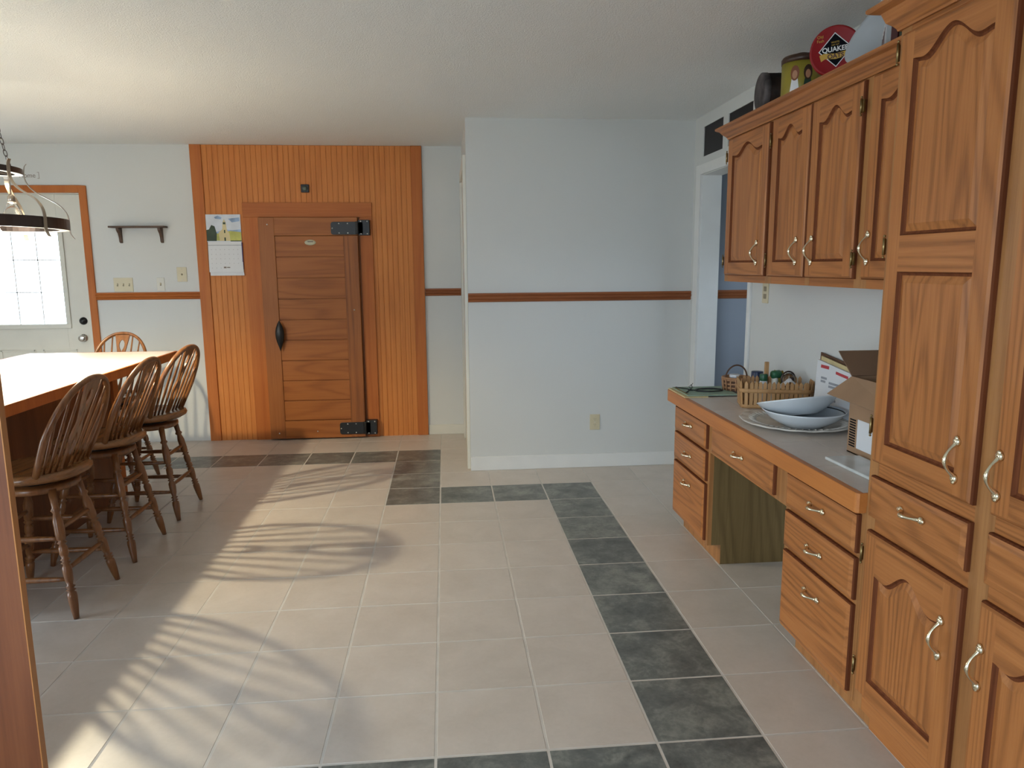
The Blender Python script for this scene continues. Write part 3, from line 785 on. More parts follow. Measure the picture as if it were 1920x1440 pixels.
def ell(a, z, ra, rz, n=18): return [(a+ra*cos(2*PI*k/n), z+rz*sin(2*PI*k/n)) for k in range(n)]
for a0, dress, hair in ((-134, 'tinwhite', 'hairred'), (-96, 'greenprint', 'lidbrown')):
    on_cyl('printed_hair', hair, t, ell(0, .098, 13, .030), r+.0008, a0)
    on_cyl('printed_face', 'skin', t, ell(0, .092, 7.5, .017), r+.0012, a0)
    on_cyl('printed_dress', dress, t, [(-9, .075), (9, .075), (16, .005), (-16, .005)], r+.0010, a0)
# red tin with diamond mark
nrm = Vector((-.42, -.90, -.10)).normalized(); c0 = Vector((1.512, .735, TZ_+.098))
t = thing('red_tin', 'round red oats tin standing on edge on the wall cabinets', 'tin', (1.52, .78, TZ_))
r = .0885
mb = MB(); mb.lathe([(r-.006, -.062), (r-.003, -.058), (r-.003, -.012)], c0, 48, axis=nrm); mb.build('tin_body', 'redtin', t)
mb = MB(); mb.lathe([(r-.002, -.018), (r, -.014), (r, -.003), (r-.004, 0), (r-.008, -.0015), (0, -.0015)], c0, 48, axis=nrm); lid = mb.build('tin_lid', 'redtin', t)
rt = nrm.cross(Vector((0, 0, 1))).normalized()*-1; up = nrm.cross(rt)*1
if up.z < 0: up = -up
if rt.dot(Vector((1, 0, 0))) < 0: rt = -rt
ca, sa = cos(math.radians(5)), sin(math.radians(5)); rt2 = rt*ca+up*sa; up2 = up*ca-rt*sa
def on_lid(name, mat, pts, lev, parent=lid):
    mb = MB(); f = lambda a, b, dd: tuple(c0+rt2*a+up2*b+nrm*dd); mb.prism(pts, f, -.0012, -.0008+lev); return mb.build(name, mat, parent)
dz = .004
on_lid('emblem_border', 'tinwhite', [(0, .060+dz), (.058, 0+dz), (0, -.060+dz), (-.058, 0+dz)], .0003)
on_lid('emblem_field', 'navy', [(0, .056+dz), (.054, 0+dz), (0, -.056+dz), (-.054, 0+dz)], .0006)
on_lid('emblem_ribbon', 'gold', [(-.055, -.008), (-.04, -.004), (0, -.009), (.04, -.004), (.055, -.008), (.050, -.030), (.036, -.023), (0, -.028), (-.036, -.023), (-.050, -.030)], .0010)
Rl = Matrix((rt2, up2, nrm)).transposed()
def lid_text(body, size, mat, a, b, bold=0., xs=1.): text_mesh('lettering', body, size, mat, lid, Rl, c0+rt2*a+up2*b+nrm*.0006, extrude=.0003, bold=bold, xs=xs)
lid_text('QUAKER', .0235, 'tinwhite', 0, .006, .0006, .98)
lid_text('OATS', .021, 'redbook', 0, -.0175, .0006, 1.05)
lid_text('WHITE', .009, 'gold', 0, .030); lid_text('NET WT', .007, 'gold', 0, .021)
lid_text('Old\nFash', .014, 'gold', -.050, .048)
# blue-grey glass dish leaning
t = None
c1 = Vector((1.550, .455, TZ_+.128)); n1 = Vector((-.90, -.40, .10)).normalized()
mb = MB(); mb.lathe([(0, -.030), (.07, -.028), (.085, -.020), (.120, -.006), (.128, 0), (.128, .004), (.118, .0), (.083, -.014), (.068, -.022), (0, -.024)], c1, 56, axis=n1)
ld = (Vector((0, -.80, .52))-n1*Vector((0, -.80, .52)).dot(n1)).normalized(); sd_ = n1.cross(ld)
mb.v = [tuple(c1+ld*(Vector(v)-c1).dot(ld)*1.46+sd_*(Vector(v)-c1).dot(sd_)*.60+n1*(Vector(v)-c1).dot(n1)) for v in mb.v]
o = mb.build('glass_dish', 'bluedish', loc=(1.575, .50, TZ_))
tag(o, 'blue grey oval dish leaning behind the red tin', 'dish')
def book(name, label, x0, x1, y0, y1, z0, z1, mat, page='paper'):
    t = thing(name, label, 'book', ((x0+x1)/2, (y0+y1)/2, z0))
    mb = MB(); mb.box(x0, x1, y0, y0+.003, z0, z1); mb.box(x0, x1, y1-.003, y1, z0, z1); mb.box(x0, x0+.004, y0+.003, y1-.003, z0, z1); mb.build('cover', mat, t, bev=.001)
    mb = MB(); mb.box(x0+.0045, x1-.005, y0+.0035, y1-.0035, z0+.004, z1-.004); mb.build('page_block', page, t)
    return t
book('book', 'maroon book standing upright next to the glass dish', 1.46, 1.60, .270, .305, TZ_, TZ_+.17, 'redbook')
book('book', 'dark green book standing against the tall pantry cabinet', 1.46, 1.60, .195, .262, TZ_, TZ_+.155, 'greenbook')
t = thing('magazine', 'striped magazine leaning low in front of the dish', 'magazine', (1.47, .36, TZ_))
mb = MB(); f = lambda a, b, dd: (1.452+a*.5+dd, .325+a, TZ_+b)
mb.prism([(0, 0), (.10, 0), (.075, .05), (0, .07)], f, 0, .006); mg = mb.build('cover', 'tinwhite', t)
mb = MB()
for k in range(4): mb.prism([(k*.024+.004, .004), (k*.024+.014, .004), (k*.020+.010, .055-k*.006), (k*.020+.002, .055-k*.006)], f, -.0008, 0)
mb.build('printed_stripe', 'redbook', mg)

# ------------------------------------------------------------------ things on the desk
Z = CZ
t = thing('road_map', 'pale green folded map lying on the far end of the desk', 'map', (1.43, 1.745, Z+.005))
mb = MB(); mb.prism([(1.300, 1.620), (1.562, 1.615), (1.580, 1.885), (1.300, 1.888)], lambda a, b, dd: (a, b, dd), Z+.0065, Z+.0105); gm = mb.build('folded_sheet', 'green_book', t)
mb = MB(); mb.prism([(1.302, 1.66), (1.315, 1.66), (1.315, 1.87), (1.302, 1.87)], lambda a, b, dd: (a, b, dd), Z+.0105, Z+.0108); mb.prism([(1.36, 1.63), (1.46, 1.628), (1.46, 1.634), (1.36, 1.636)], lambda a, b, dd: (a, b, dd), Z+.0105, Z+.0108); mb.build('printed_band', 'mustard', gm)
mb = MB(); mb.prism([(1.278, 1.605), (1.40, 1.60), (1.42, 1.889), (1.278, 1.889)], lambda a, b, dd: (a, b, dd), Z, Z+.006)
o = mb.build('booklet', 'cream_book', loc=(1.35, 1.75, Z)); tag(o, 'cream and yellow booklet under the pale green map', 'booklet')
# coiled cord
t = thing('coiled_cord', 'coiled thin black cord lying on the pale green map', 'cord', (1.43, 1.74, Z+.011))
mb = MB(); P = []
for k in range(150):
    q = 2*PI*k/42; rr = .001*sin(k*.9)
    P.append((1.455+(.072+rr+.004*sin(k*.13))*cos(q)+.002*sin(k*.31), 1.735+(.050+rr)*sin(q)+.004*sin(k*.17), Z+.0145+.0011*(k % 42 > 20)+.003*abs(sin(k*.05))))
mb.tube(P, .0030, 8); mb.build('coil', 'cord', t)
mb = MB(); P = [(1.385, 1.75, Z+.014), (1.365, 1.765, Z+.014), (1.345, 1.80, Z+.016), (1.325, 1.83, Z+.015), (1.31, 1.86, Z+.0145)]; mb.tube(P, .0028, 8)
P = [(1.365, 1.765, Z+.014), (1.345, 1.75, Z+.015), (1.325, 1.705, Z+.0145), (1.312, 1.69, Z+.0145)]; mb.tube(P, .0032, 8); mb.build('loose_end', 'cord', t)
mb = MB(); P = [(1.365, 1.77, Z+.016), (1.355, 1.775, Z+.030), (1.368, 1.78, Z+.040), (1.376, 1.772, Z+.028), (1.366, 1.768, Z+.018), (1.372, 1.79, Z+.034), (1.385, 1.80, Z+.044)]; mb.tube(P, .0016, 6); mb.build('wire_tie', 'cord', t)
# small wicker basket
bx, by = 1.612, 1.765
t = thing('wicker_basket', 'small brown wicker basket with a hoop handle at the back of the desk', 'basket', (bx, by, Z+.0108)); Z += .0108
mb = MB(); n_ = 44; rows = 6
for rw in range(rows):
    z = Z+.004+rw*.0105; rad = .058+.012*rw/rows; P = []
    for k in range(n_):
        q = 2*PI*k/n_; wv = .0028*(1 if (k+rw) % 2 else -1)
        P.append((bx+(rad+wv)*cos(q), by+(rad+wv)*sin(q), z))
    mb.tube(P, .0056, 6, closed=True, mi=rw % 2)
mb.lathe([(0, 0), (.056, 0), (.058, .005), (0, .005)], (bx, by, Z), 24)
body = mb.build('basket_body', ['wicker_dark', 'wicker_light'], t)
mb = MB()
for k in range(16):
    q = 2*PI*k/16; mb.tube([(bx+.066*cos(q), by+.066*sin(q), Z), (bx+.074*cos(q), by+.074*sin(q), Z+.066)], .0042, 6)
mb.build('stake', 'wicker_light', t)
mb = MB(); P = [(bx+.071*cos(2*PI*k/30), by+.071*sin(2*PI*k/30), Z+.066) for k in range(30)]; mb.tube(P, .006, 8, closed=True); mb.build('rim', 'wicker_light', t)
mb = MB(); P = [(bx-.068*cos(PI*k/20), by-.02*cos(PI*k/20), Z+.060+.072*sin(PI*k/20)) for k in range(21)]; mb.tube(P, .0042, 8); mb.build('handle', 'wicker_dark', t)
def jar(name, label, x, y, z0, r, h, mat, lidmat, lh=.012, cat='jar'):
    t = thing(name, label, cat, (x, y, z0))
    mb = MB(); mb.lathe([(0, 0), (r*.92, 0), (r, .003), (r, h*.8), (r*.85, h)], (x, y, z0), 24); mb.build('jar_body', mat, t)
    mb = MB(); mb.lathe([(r*.9, h-.002), (r*.93, h), (r*.93, h+lh-.002), (r*.88, h+lh), (0, h+lh)], (x, y, z0), 24); mb.build('lid', lidmat, t)
    return t
jar('glass_jar', 'small jar with a white lid inside the wicker basket', bx-.012, by-.008, Z+.006, .030, .064, 'ceramic', 'paper', .014)
Z = CZ
# picket basket
pc = Vector((1.632, 1.350)); ang = math.radians(-16); LX_, LY_ = .31, .175
ax = Vector((cos(ang), sin(ang))); ay = Vector((-sin(ang), cos(ang)))
def PB(a, b): q = pc+ax*a+ay*b; return (q.x, q.y)
t = thing('picket_basket', 'wooden basket made like a picket fence in the middle of the desk', 'basket', (pc.x, pc.y, Z))
ph = .132; zb = Z+.001
def rrect(hx, hy, r_, nc=6):
    P = []
    for (sx, sy, a0) in ((1, -1, -90), (1, 1, 0), (-1, 1, 90), (-1, -1, 180)):
        for k in range(nc+1):
            q = math.radians(a0+90*k/nc); P.append((sx*(hx-r_)+r_*cos(q), sy*(hy-r_)+r_*sin(q)))
    return P
hx, hy = LX_/2, LY_/2
def walk(P, step):
    out = []; acc = 0; n_ = len(P)
    for i in range(n_):
        a = Vector(P[i]); b = Vector(P[(i+1) % n_]); Ls = (b-a).length; s_ = step-acc if acc else 0
        pos = s_
        while pos < Ls:
            out.append((a+(b-a)*(pos/Ls), (b-a).normalized())); pos += step
        acc = (Ls-(pos-step))
    return out
for (p, d_) in walk(rrect(hx, hy, .025), .0200):
    nr = Vector((d_.y, -d_.x)); mb = MB()
    w_ = .0074; fl = .10
    pts = [(-w_, 0), (w_, 0), (w_, ph-.012), (0, ph), (-w_, ph-.012)]
    def f(a, b, dd):
        q = p+d_*a*(1+fl*b/ph)+nr*(dd+.010*b/ph); s_ = PB(q.x, q.y); return (s_[0], s_[1], zb+b)
    mb.prism(pts, f, .0015, .0045); mb.build('picket', 'picket', t)
for z0, z1, of in ((.004, .018, 0), (.076, .095, .0075)):
    mb = MB(); P = rrect(hx+of, hy+of, .025+of)
    vo = [(*PB(a*1.0, b*1.0), zb+z) for z in (z0, z1) for a, b in rrect(hx+of+.0065, hy+of+.0065, .03+of)]
    k = len(P); mb.add(vo, [(i, (i+1) % k, (i+1) % k+k, i+k) for i in range(k)], 0, True)
    vi = [(*PB(a, b), zb+z) for z in (z0, z1) for a, b in rrect(hx+of+.0045, hy+of+.0045, .028+of)]
    mb.add(vi, [(i, i+k, (i+1) % k+k, (i+1) % k) for i in range(k)], 0, True)
    mb.add(vo[k:]+vi[k:], [(i, (i+1) % k, (i+1) % k+k, i+k) for i in range(k)]); mb.add(vo[:k]+vi[:k], [(i, i+k, (i+1) % k+k, (i+1) % k) for i in range(k)])
    mb.build('rail', 'picket', t)
mb = MB(); mb.prism(rrect(hx, hy, .025), lambda a, b, dd: (*PB(a, b), dd), zb, zb+.005); mb.build('basket_floor', 'picket', t)
zi = zb+.0055
a_, b_ = PB(-.045, .040); jar('spice_jar', 'white jar with a dark green lid standing in the picket basket', a_, b_, zi, .020, .112, 'ceramic', 'green', .030)
# green tube with pale cap
a_, b_ = PB(-.075, -.02)
a_, b_ = PB(-.005, .030); t2 = thing('squeeze_tube', 'green squeeze tube with a pale neck tilted in the picket basket', 'tube', (a_, b_, zi))
mb = MB(); mb.lathe([(.012, 0), (.014, .01), (.014, .118), (.010, .128)], (a_, b_, zi), 18, axis=(.12, 0, 1)); mb.build('tube_body', 'doorwhite', t2)
mb = MB(); mb.lathe([(0, 0), (.017, .0), (.020, .006), (.020, .040), (.015, .046), (0, .046)], (a_-.004, b_, zi+.141), 18, axis=(1, .1, .06)); mb.build('tube_cap', 'green', t2)
a_, b_ = PB(.025, .045); t2 = thing('snack_packet', 'mustard yellow packet with a crimped top in the picket basket', 'packet', (a_, b_, zi))
mb = MB(); f = lambda a, b, dd: (a_+a, b_+dd+.1*a, zi+b)
mb.prism([(-.022, 0), (.022, 0), (.026, .145), (.020, .160), (.010, .154), (0, .163), (-.010, .155), (-.022, .165), (-.026, .14)], f, -.008, .008); mb.build('packet_body', 'mustard', t2, bev=.002)
# wooden clothes-peg like block
a_, b_ = PB(-.03, .060); t2 = thing('wooden_block', 'tall narrow wooden block sticking out of the picket basket', 'block', (a_, b_, zi))
mb = MB(); mb.box(a_-.010, a_+.010, b_-.006, b_+.006, zi, zi+.20); mb.build('block_body', 'picket', t2, bev=.002)
# glass goblet-like chrome timer
a_, b_ = PB(.070, .025)
t2 = thing('glass_ornament', 'round glass and metal ornament in the picket basket', 'ornament', (a_, b_, zi))
mb = MB(); mb.lathe([(0, 0), (.022, .001), (.012, .02), (.010, .05), (.022, .09), (.030, .115), (.026, .138), (.012, .150), (0, .152)], (a_, b_, zi), 28); mb.build('glass_bowl', 'clear', t2)
mb = MB(); P = [(a_+.034*cos(q), b_+.008, zi+.122+.036*sin(q)) for q in [2*PI*k/32 for k in range(32)]]; mb.tube(P, .004, 8, closed=True); mb.lathe([(0, 0), (.010, .002), (.012, .01), (0, .012)], (a_, b_-.02, zi+.125), 14, axis=(0, -1, 0)); mb.build('metal_ring', 'darkmetal', t2)
# folded white napkin
a_, b_ = PB(.095, -.015)
t2 = thing('paper_napkin', 'crumpled white paper napkin peaking over the picket basket', 'napkin', (a_, b_, zi))
mb = MB(); random.seed(3)
nx, ny = 14, 8; vs = []
for i in range(nx):
    for j in range(ny):
        u, v = i/(nx-1), j/(ny-1); xx = (u-.5)*.13; yy = (v-.5)*.07
        h = .080+.055*max(0, 1-abs(u-.42)*2.3)*(1-.5*abs(v-.5))+.004*random.random()
        q = pc+ax*(.075+xx)+ay*(-.02+yy); vs.append((q.x, q.y, zi+h))
mb.add(vs, [(i*ny+j, (i+1)*ny+j, (i+1)*ny+j+1, i*ny+j+1) for i in range(nx-1) for j in range(ny-1)], 0, False)
o = mb.build('napkin_sheet', 'paper', t2, fixn=False); sd = o.modifiers.new('Solidify', 'SOLIDIFY'); sd.thickness = .0015
# pail-like white jar between
jar('white_pot', 'white pot with a large dark blue lid between the wicker basket and the picket basket', 1.655, 1.600, Z, .032, .085, 'ceramic', 'bluecap', .048, 'pot')
# platter
px_, py_ = 1.553, .940
t = thing('serving_platter', 'large round cream platter with a scalloped rim on the desk', 'platter', (px_, py_, Z))
mb = MB(); S = 96; prof = [(0, .006), (.12, .006), (.14, .010), (.185, .020), (.205, .024), (.209, .022), (.204, .017), (.14, .003), (.10, 0), (0, 0)]
vs = []
for r_, z in prof:
    for k in range(S):
        q = 2*PI*k/S; w_ = 1+(.012*cos(q*16) if r_ > .15 else 0); vs.append((px_+r_*w_*cos(q), py_+r_*w_*sin(q)*1.05, Z+z+(.0015*cos(q*16) if r_ > .15 else 0)))
vs = [((x-px_)*1.12+px_-.006, (y-py_)*1.08+py_, z) for x, y, z in vs]
mb.add(vs, [(i*S+k, i*S+(k+1) % S, (i+1)*S+(k+1) % S, (i+1)*S+k) for i in range(len(prof)-1) for k in range(S)], 0, True)
mb.build('dish', 'platter', t)
mb = MB()
for k in range(48):
    q = 2*PI*k/48; c_ = Vector((px_+.186*cos(q), py_+.192*sin(q), Z+.0185)); d_ = Vector((cos(q), sin(q), .25)); s_ = Vector((-sin(q), cos(q), 0))
    mb.tube([c_-d_*.016, c_+d_*.001+s_*.003, c_+d_*.016], [.001, .0032, .001], 6)
mb.build('embossed_rim', 'platter', t)
def bowl(label, cx, cy, z0, r, h, tilt, band):
    t = thing('serving_bowl', label, 'bowl', (cx, cy, z0), 0, None)
    A = Vector((tilt[0], tilt[1], 1)).normalized()
    mb = MB(); mb.lathe([(0, .0), (r*.48, .0), (r*.50, .004), (r*.62, .012), (r*.85, h*.55), (r*.97, h*.9), (r, h-.002), (r-.003, h)], (cx, cy, z0), 64, axis=A, cap=False); mb.build('outer_shell', 'ceramic', t)
    mb = MB(); mb.lathe([(r-.003, h), (r*.955, h*.88), (r*.83, h*.55), (r*.60, .022), (r*.45, .012), (0, .010)], (cx, cy, z0), 64, axis=A, cap=False); mb.build('inner_glaze', 'ceramic_in' if band else 'ceramic', t)
    mb = MB(); mb.lathe([(r*.953, h*.90), (r*.940, h*.84), (r*.938, h*.842), (r*.951, h*.902), (r*.953, h*.90)], (cx, cy, z0), 64, axis=A, cap=False); mb.build('rim_line', 'cord', t)
    return t
bowl('lower white serving bowl with a grey glazed inside, resting on the platter', 1.552, .893, Z+.0068, .168, .068, (0, 0), True)
bowl('upper white serving bowl tilted on top of the other bowl', 1.540, .915, Z+.046, .163, .068, (-.06, .25), False)
# mail
def leaning(name, label, cat, y0, y1, zt, xbot, xtop, th, mat, z0=Z, skew=0):
    t = thing(name, label, cat, (xbot, (y0+y1)/2, z0))
    mb = MB(); f = lambda a, b, dd: (xbot+(xtop-xbot)*b/(zt-z0)+dd, a+skew*b, z0+b); hgt = zt-z0
    mb.prism([(y0, 0), (y1, 0), (y1, hgt), (y0, hgt-.030)], f, 0, th); o = mb.build('sheet', mat, t)
    return t, f, o, hgt
t, f, o, hg = leaning('mail_envelope', 'large white printed envelope leaning against the wall behind the bowls', 'envelope', .845, 1.165, 1.020, 1.735, 1.757, .010, 'paper', z0=Z+.027, skew=.10)
mb = MB(); mb.prism([(.90, hg-.052), (1.0, hg-.044), (1.0, hg-.032), (.90, hg-.040)], f, -.0008, 0); mb.build('red_band', 'red', o); mb = MB(); mb.prism([(1.06, hg-.032), (1.13, hg-.032), (1.13, hg-.018), (1.06, hg-.018)], f, -.0008, 0); mb.build('red_band', 'red', o)
mb = MB()
for (a0, a1, b0) in ((.88, .93, .07), (.96, 1.05, .085), (.96, 1.05, .10), (1.07, 1.12, .07), (1.08, 1.12, .085), (.87, .90, .13), (.98, 1.02, .14), (.98, 1.0, .155)):
    mb.prism([(a0, hg-b0-.010), (a1, hg-b0-.010), (a1, hg-b0), (a0, hg-b0)], f, -.0006, 0)
mb.build('grey_print', 'print', o)
leaning('file_folder', 'cream folder with a tab standing behind the large envelope', 'folder', .87, 1.165, 1.037, 1.752, 1.772, .004, 'cream_book', z0=Z+.027, skew=.08)
leaning('photo_folder', 'dark backed folder standing against the wall behind the cream folder', 'folder', .90, 1.195, 1.050, 1.765, 1.785, .006, 'wicker_dark', z0=Z+.027, skew=.08)
# cardboard box
BX0, BX1, BY0, BY1, BZ = 1.515, 1.775, .10, .488, 1.052
t = thing('cardboard_box', 'open brown cardboard box with raised flaps beside the pantry cabinet', 'box', ((BX0+BX1)/2, (BY0+BY1)/2, Z))
mb = MB(); w_ = .004
mb.box(BX0, BX0+w_, BY0, BY1, Z, BZ); mb.box(BX1-w_, BX1, BY0, BY1, Z, BZ); mb.box(BX0+w_, BX1-w_, BY0, BY0+w_, Z, BZ); mb.box(BX0+w_, BX1-w_, BY1-w_, BY1, Z, BZ); mb.box(BX0, BX1, BY0, BY1, Z, Z+w_)
bb = mb.build('box_body', 'card', t)
def flap(pts, name='flap', mat='card'):
    mb = MB(); a, b, c_, d_ = [Vector(p) for p in pts]; n_ = (b-a).cross(d_-a).normalized()*.004
    mb.add([a, b, c_, d_, a+n_, b+n_, c_+n_, d_+n_], [(0, 1, 2, 3), (4, 7, 6, 5), (0, 4, 5, 1), (1, 5, 6, 2), (2, 6, 7, 3), (3, 7, 4, 0)]); mb.build(name, mat, t)
flap([(BX0, BY1, BZ), (BX0, BY0, BZ), (BX0-.055, BY0-.02, BZ-.085), (BX0-.062, BY1+.050, BZ-.070)])
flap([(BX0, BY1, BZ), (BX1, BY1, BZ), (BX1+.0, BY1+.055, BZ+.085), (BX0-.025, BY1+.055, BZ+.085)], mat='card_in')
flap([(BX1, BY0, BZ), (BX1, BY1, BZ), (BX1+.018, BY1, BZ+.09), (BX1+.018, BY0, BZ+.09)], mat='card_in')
mb = MB(); mb.box(BX0-.001, BX0, .268, .428, .800, .905); lb = mb.build('label', 'paper', bb)
mb = MB()
for k in range(11):
    z = .800+k*.0095; mb.box(BX0-.0006, BX0, .440, .478, z, z+.0052)
for k in range(9):
    z = .795+k*.0105; mb.box(BX0-.0006, BX0, .235, .256, z, z+.006)
mb.build('printed_bars', 'navy', bb)
# white slab
mb = MB(); mb.prism([(1.376, .385), (1.384, .110), (1.508, .112), (1.503, .385)], lambda a, b, dd: (a, b, dd), Z, Z+.011)
o = mb.build('marble_trivet', 'slab', loc=(1.44, .25, Z), bev=.003); tag(o, 'flat white marble trivet at the near end of the desk', 'trivet')

# ------------------------------------------------------------------ island / bar
t = thing('kitchen_island', 'long breakfast bar with a pale top and orange wood edge', 'kitchen island', (-2.16, 1.85, 0))
IX0, IX1, IY0, IY1 = -2.625, -1.700, .80, 2.945; IZ = .92
mb = MB(); mb.box(IX0+.012, IX1-.012, IY0+.012, IY1-.012, IZ-.045, IZ); mb.build('top_surface', 'laminate', t)
mb = MB()
mb.box(IX0, IX1, IY0, IY0+.012, IZ-.05, IZ); mb.box(IX0, IX1, IY1-.012, IY1, IZ-.05, IZ); mb.box(IX0, IX0+.012, IY0+.012, IY1-.012, IZ-.05, IZ); mb.box(IX1-.012, IX1, IY0+.012, IY1-.012, IZ-.05, IZ)
mb.build('edge_band', 'trimwood', t, bev=.002)
mb = MB(); mb.box(-2.58, -2.05, 1.02, 2.80, 0, .872); mb.build('base_panel', 'island', t)
for ya in (2.73, 1.02):
    mb = MB(); mb.box(-2.05, -2.032, ya, ya+.07, 0, .872); mb.build('corner_post', 'trimwood', t)
# tall end panel in the near left
t = thing('end_panel', 'upright brown wooden end panel at the left edge near the camera', 'panel', (-1.45, .015, 0))
mb = MB(); mb.box(-1.80, -1.117, 0, .024, 0, 1.75); mb.build('panel_board', 'endpanel', t)
mb = MB(); mb.box(-1.117, -1.114, 0, .024, 0, 1.75); mb.build('edge_strip', 'endedge', t)

# ------------------------------------------------------------------ stools
SWIVEL = ('seat', 'back_bow', 'spindle', 'splat')
def make_stool():
    t = thing('bar_stool', '-', 'bar stool')
    def B(mb, name, mat, par=None, bev=0):
        o = mb.build(name, mat, par or t, bev=bev, local=True)
        if name in SWIVEL: o.rotation_euler = (0, 0, math.radians(-20))
        return o
    SZ = .585
    mb = MB()   # sculpted round seat
    prof = [(0, -.012), (.12, -.012), (.185, -.006), (.207, .006), (.212, .018), (.206, .030), (.190, .034), (.150, .027), (.10, .022), (0, .020)]
    mb.lathe(prof, (0, 0, SZ), 48); B(mb, 'seat', 'stool_seat')
    mb = MB(); mb.lathe([(0, -.030), (.105, -.030), (.105, -.022), (.09, -.020), (.09, -.012), (0, -.012)], (0, 0, SZ), 32); B(mb, 'swivel_plate', 'black')
    mb = MB(); mb.lathe([(0, -.060), (.150, -.060), (.158, -.052), (.158, -.036), (.150, -.030), (0, -.030)], (0, 0, SZ), 40); B(mb, 'seat_base', 'stool')
    zt = SZ-.045
    turn = [(0, .011), (.03, .0125), (.10, .017), (.17, .0195), (.20, .0185), (.212, .011), (.224, .0205), (.236, .011), (.25, .0205), (.263, .0115), (.30, .0165), (.36, .019), (.40, .019), (.423, .0115), (.435, .0205), (.447, .0115), (.46, .0205), (.473, .012), (.50, .018), (.55, .0185), (.577, .0115), (.59, .0205), (.603, .0115), (.615, .0185), (.66, .020), (.76, .020), (.82, .0125), (.84, .021), (.86, .0135), (1.0, .017)]
    tops = {}
    for sx in (-1, 1):
        for sy in (-1, 1):
            f = Vector((sx*.196, sy*.196, 0)); p = Vector((sx*.105, sy*.105, zt)); mb = MB()
            mb.tube([f+(p-f)*a for a, r_ in turn], [r_ for a, r_ in turn], 14); B(mb, 'leg', 'stool')
            tops[(sx, sy)] = (f, p)
    def at(k, z): f, p = tops[k]; return f+(p-f)*(z/zt)
    def rung(a, b, z, nm='rung'):
        A, Bq = at(a, z), at(b, z); mb = MB(); n_ = 8
        mb.tube([A+(Bq-A)*(k/n_) for k in range(n_+1)], [.008+.0045*sin(PI*k/n_) for k in range(n_+1)], 10); B(mb, nm, 'stool')
    for sy in (-1, 1):
        rung((-1, sy), (1, sy), .165); rung((-1, sy), (1, sy), .335)
    for sx in (-1, 1):
        rung((sx, -1), (sx, 1), .205); rung((sx, -1), (sx, 1), .375)
    # bow back at +x, leaning back
    lean = .45; zb = SZ+.026
    def bp(y, z): return Vector((.120-.35*y*y*1.0+lean*z, y, zb+z))   # z above seat
    hw = .192; hb = .395
    path = []; n_ = 40
    for k in range(n_+1):
        q = PI*k/n_
        c_ = cos(q); s_ = sin(q)
        y = -hw*(abs(c_)**.9)*(1 if c_ > 0 else -1)
        z = hb*(s_**.62 if s_ > 0 else 0)
        narrow = 1-.14*(1-min(z/.16, 1))
        path.append(bp(y*narrow, z))
    mb = MB(); mb.tube(path, .0125, 12, flat=(.85, 1.15)); B(mb, 'back_bow', 'stool')
    def bow_z(y):     # height of bow over y
        c_ = min(abs(y)/hw, 1)**(1/.9); return hb*(math.sqrt(1-c_*c_)**.62)
    for y0_, y1_ in ((.055, .068), (.092, .118), (.126, .165)):
        for s_ in (-1, 1):
            zt_ = bow_z(y1_)-.006; mb = MB()
            rr = [.0055, .0065, .0075, .007, .0055, .0045]
            mb.tube([bp(s_*(y0_+(y1_-y0_)*k/5), zt_*k/5) for k in range(6)], rr, 8); B(mb, 'spindle', 'stool')
    # pierced splat built of strips
    mb = MB()
    def hwid(z):
        t_ = z/(hb-.012)
        return .016+.020*max(0, sin(PI*min(t_/.55, 1)))*.35+.032*max(0, (t_-.55)/.45)+.008*sin(PI*min(max((t_-.25)/.25, 0), 1))
    zs = [i*(hb-.012)/26 for i in range(27)]
    def hole(z):
        t_ = z/(hb-.012); h_ = 0
        for a, b, w_ in ((.12, .40, .5), (.48, .66, .35), (.72, .92, .52)):
            if a < t_ < b: h_ = w_*sin(PI*(t_-a)/(b-a))**.6
        return h_
    for i in range(26):
        for s_ in (-1, 1):
            za, zc_ = zs[i], zs[i+1]
            pts = []
            for z in (za, zc_): pts.append((s_*hwid(z)*hole(z), z)); pts.append((s_*hwid(z), z))
            (a0, z0), (a1, _), (b0, z1), (b1, _) = pts
            vs = [bp(a0, z0), bp(a1, z0), bp(b1, z1), bp(b0, z1)]
            vf = [v+Vector((-.005, 0, .001)) for v in vs]; vk = [v+Vector((.005, 0, -.001)) for v in vs]
            mb.add(vf+vk, [(0, 1, 2, 3), (4, 7, 6, 5), (1, 5, 6, 2), (0, 3, 7, 4)])
    B(mb, 'splat', 'stool')
    return t
def copy_tree(o, parent=None):
    c = o.copy(); C.objects.link(c); c.parent = parent
    for ch in o.children: copy_tree(ch, c)
    return c
st = make_stool()
spots = [(-1.715, 1.235, -8, 'nearest wooden bow back bar stool, beside the end panel, at the island'),
         (-1.715, 1.825, -5, 'middle wooden bow back bar stool on the long side of the island'),
         (-1.715, 2.440, -11, 'wooden bow back bar stool at the far corner, in front of the white wall'),
         (-2.205, 3.06, 90, 'bow back bar stool at the far end of the island, back to the wall')]
for i, (x, y, a, lb) in enumerate(spots):
    o = st if i == 0 else copy_tree(st)
    o.location = (x, y, 0); o.rotation_euler = (0, 0, math.radians(90 if i == 3 else 0))
    for ch in o.children:
        if ch.name.split('.')[0] in SWIVEL: ch.rotation_euler = (0, 0, math.radians(0 if i == 3 else a))
    o['label'] = lb; o['group'] = 'bar stools round the island'

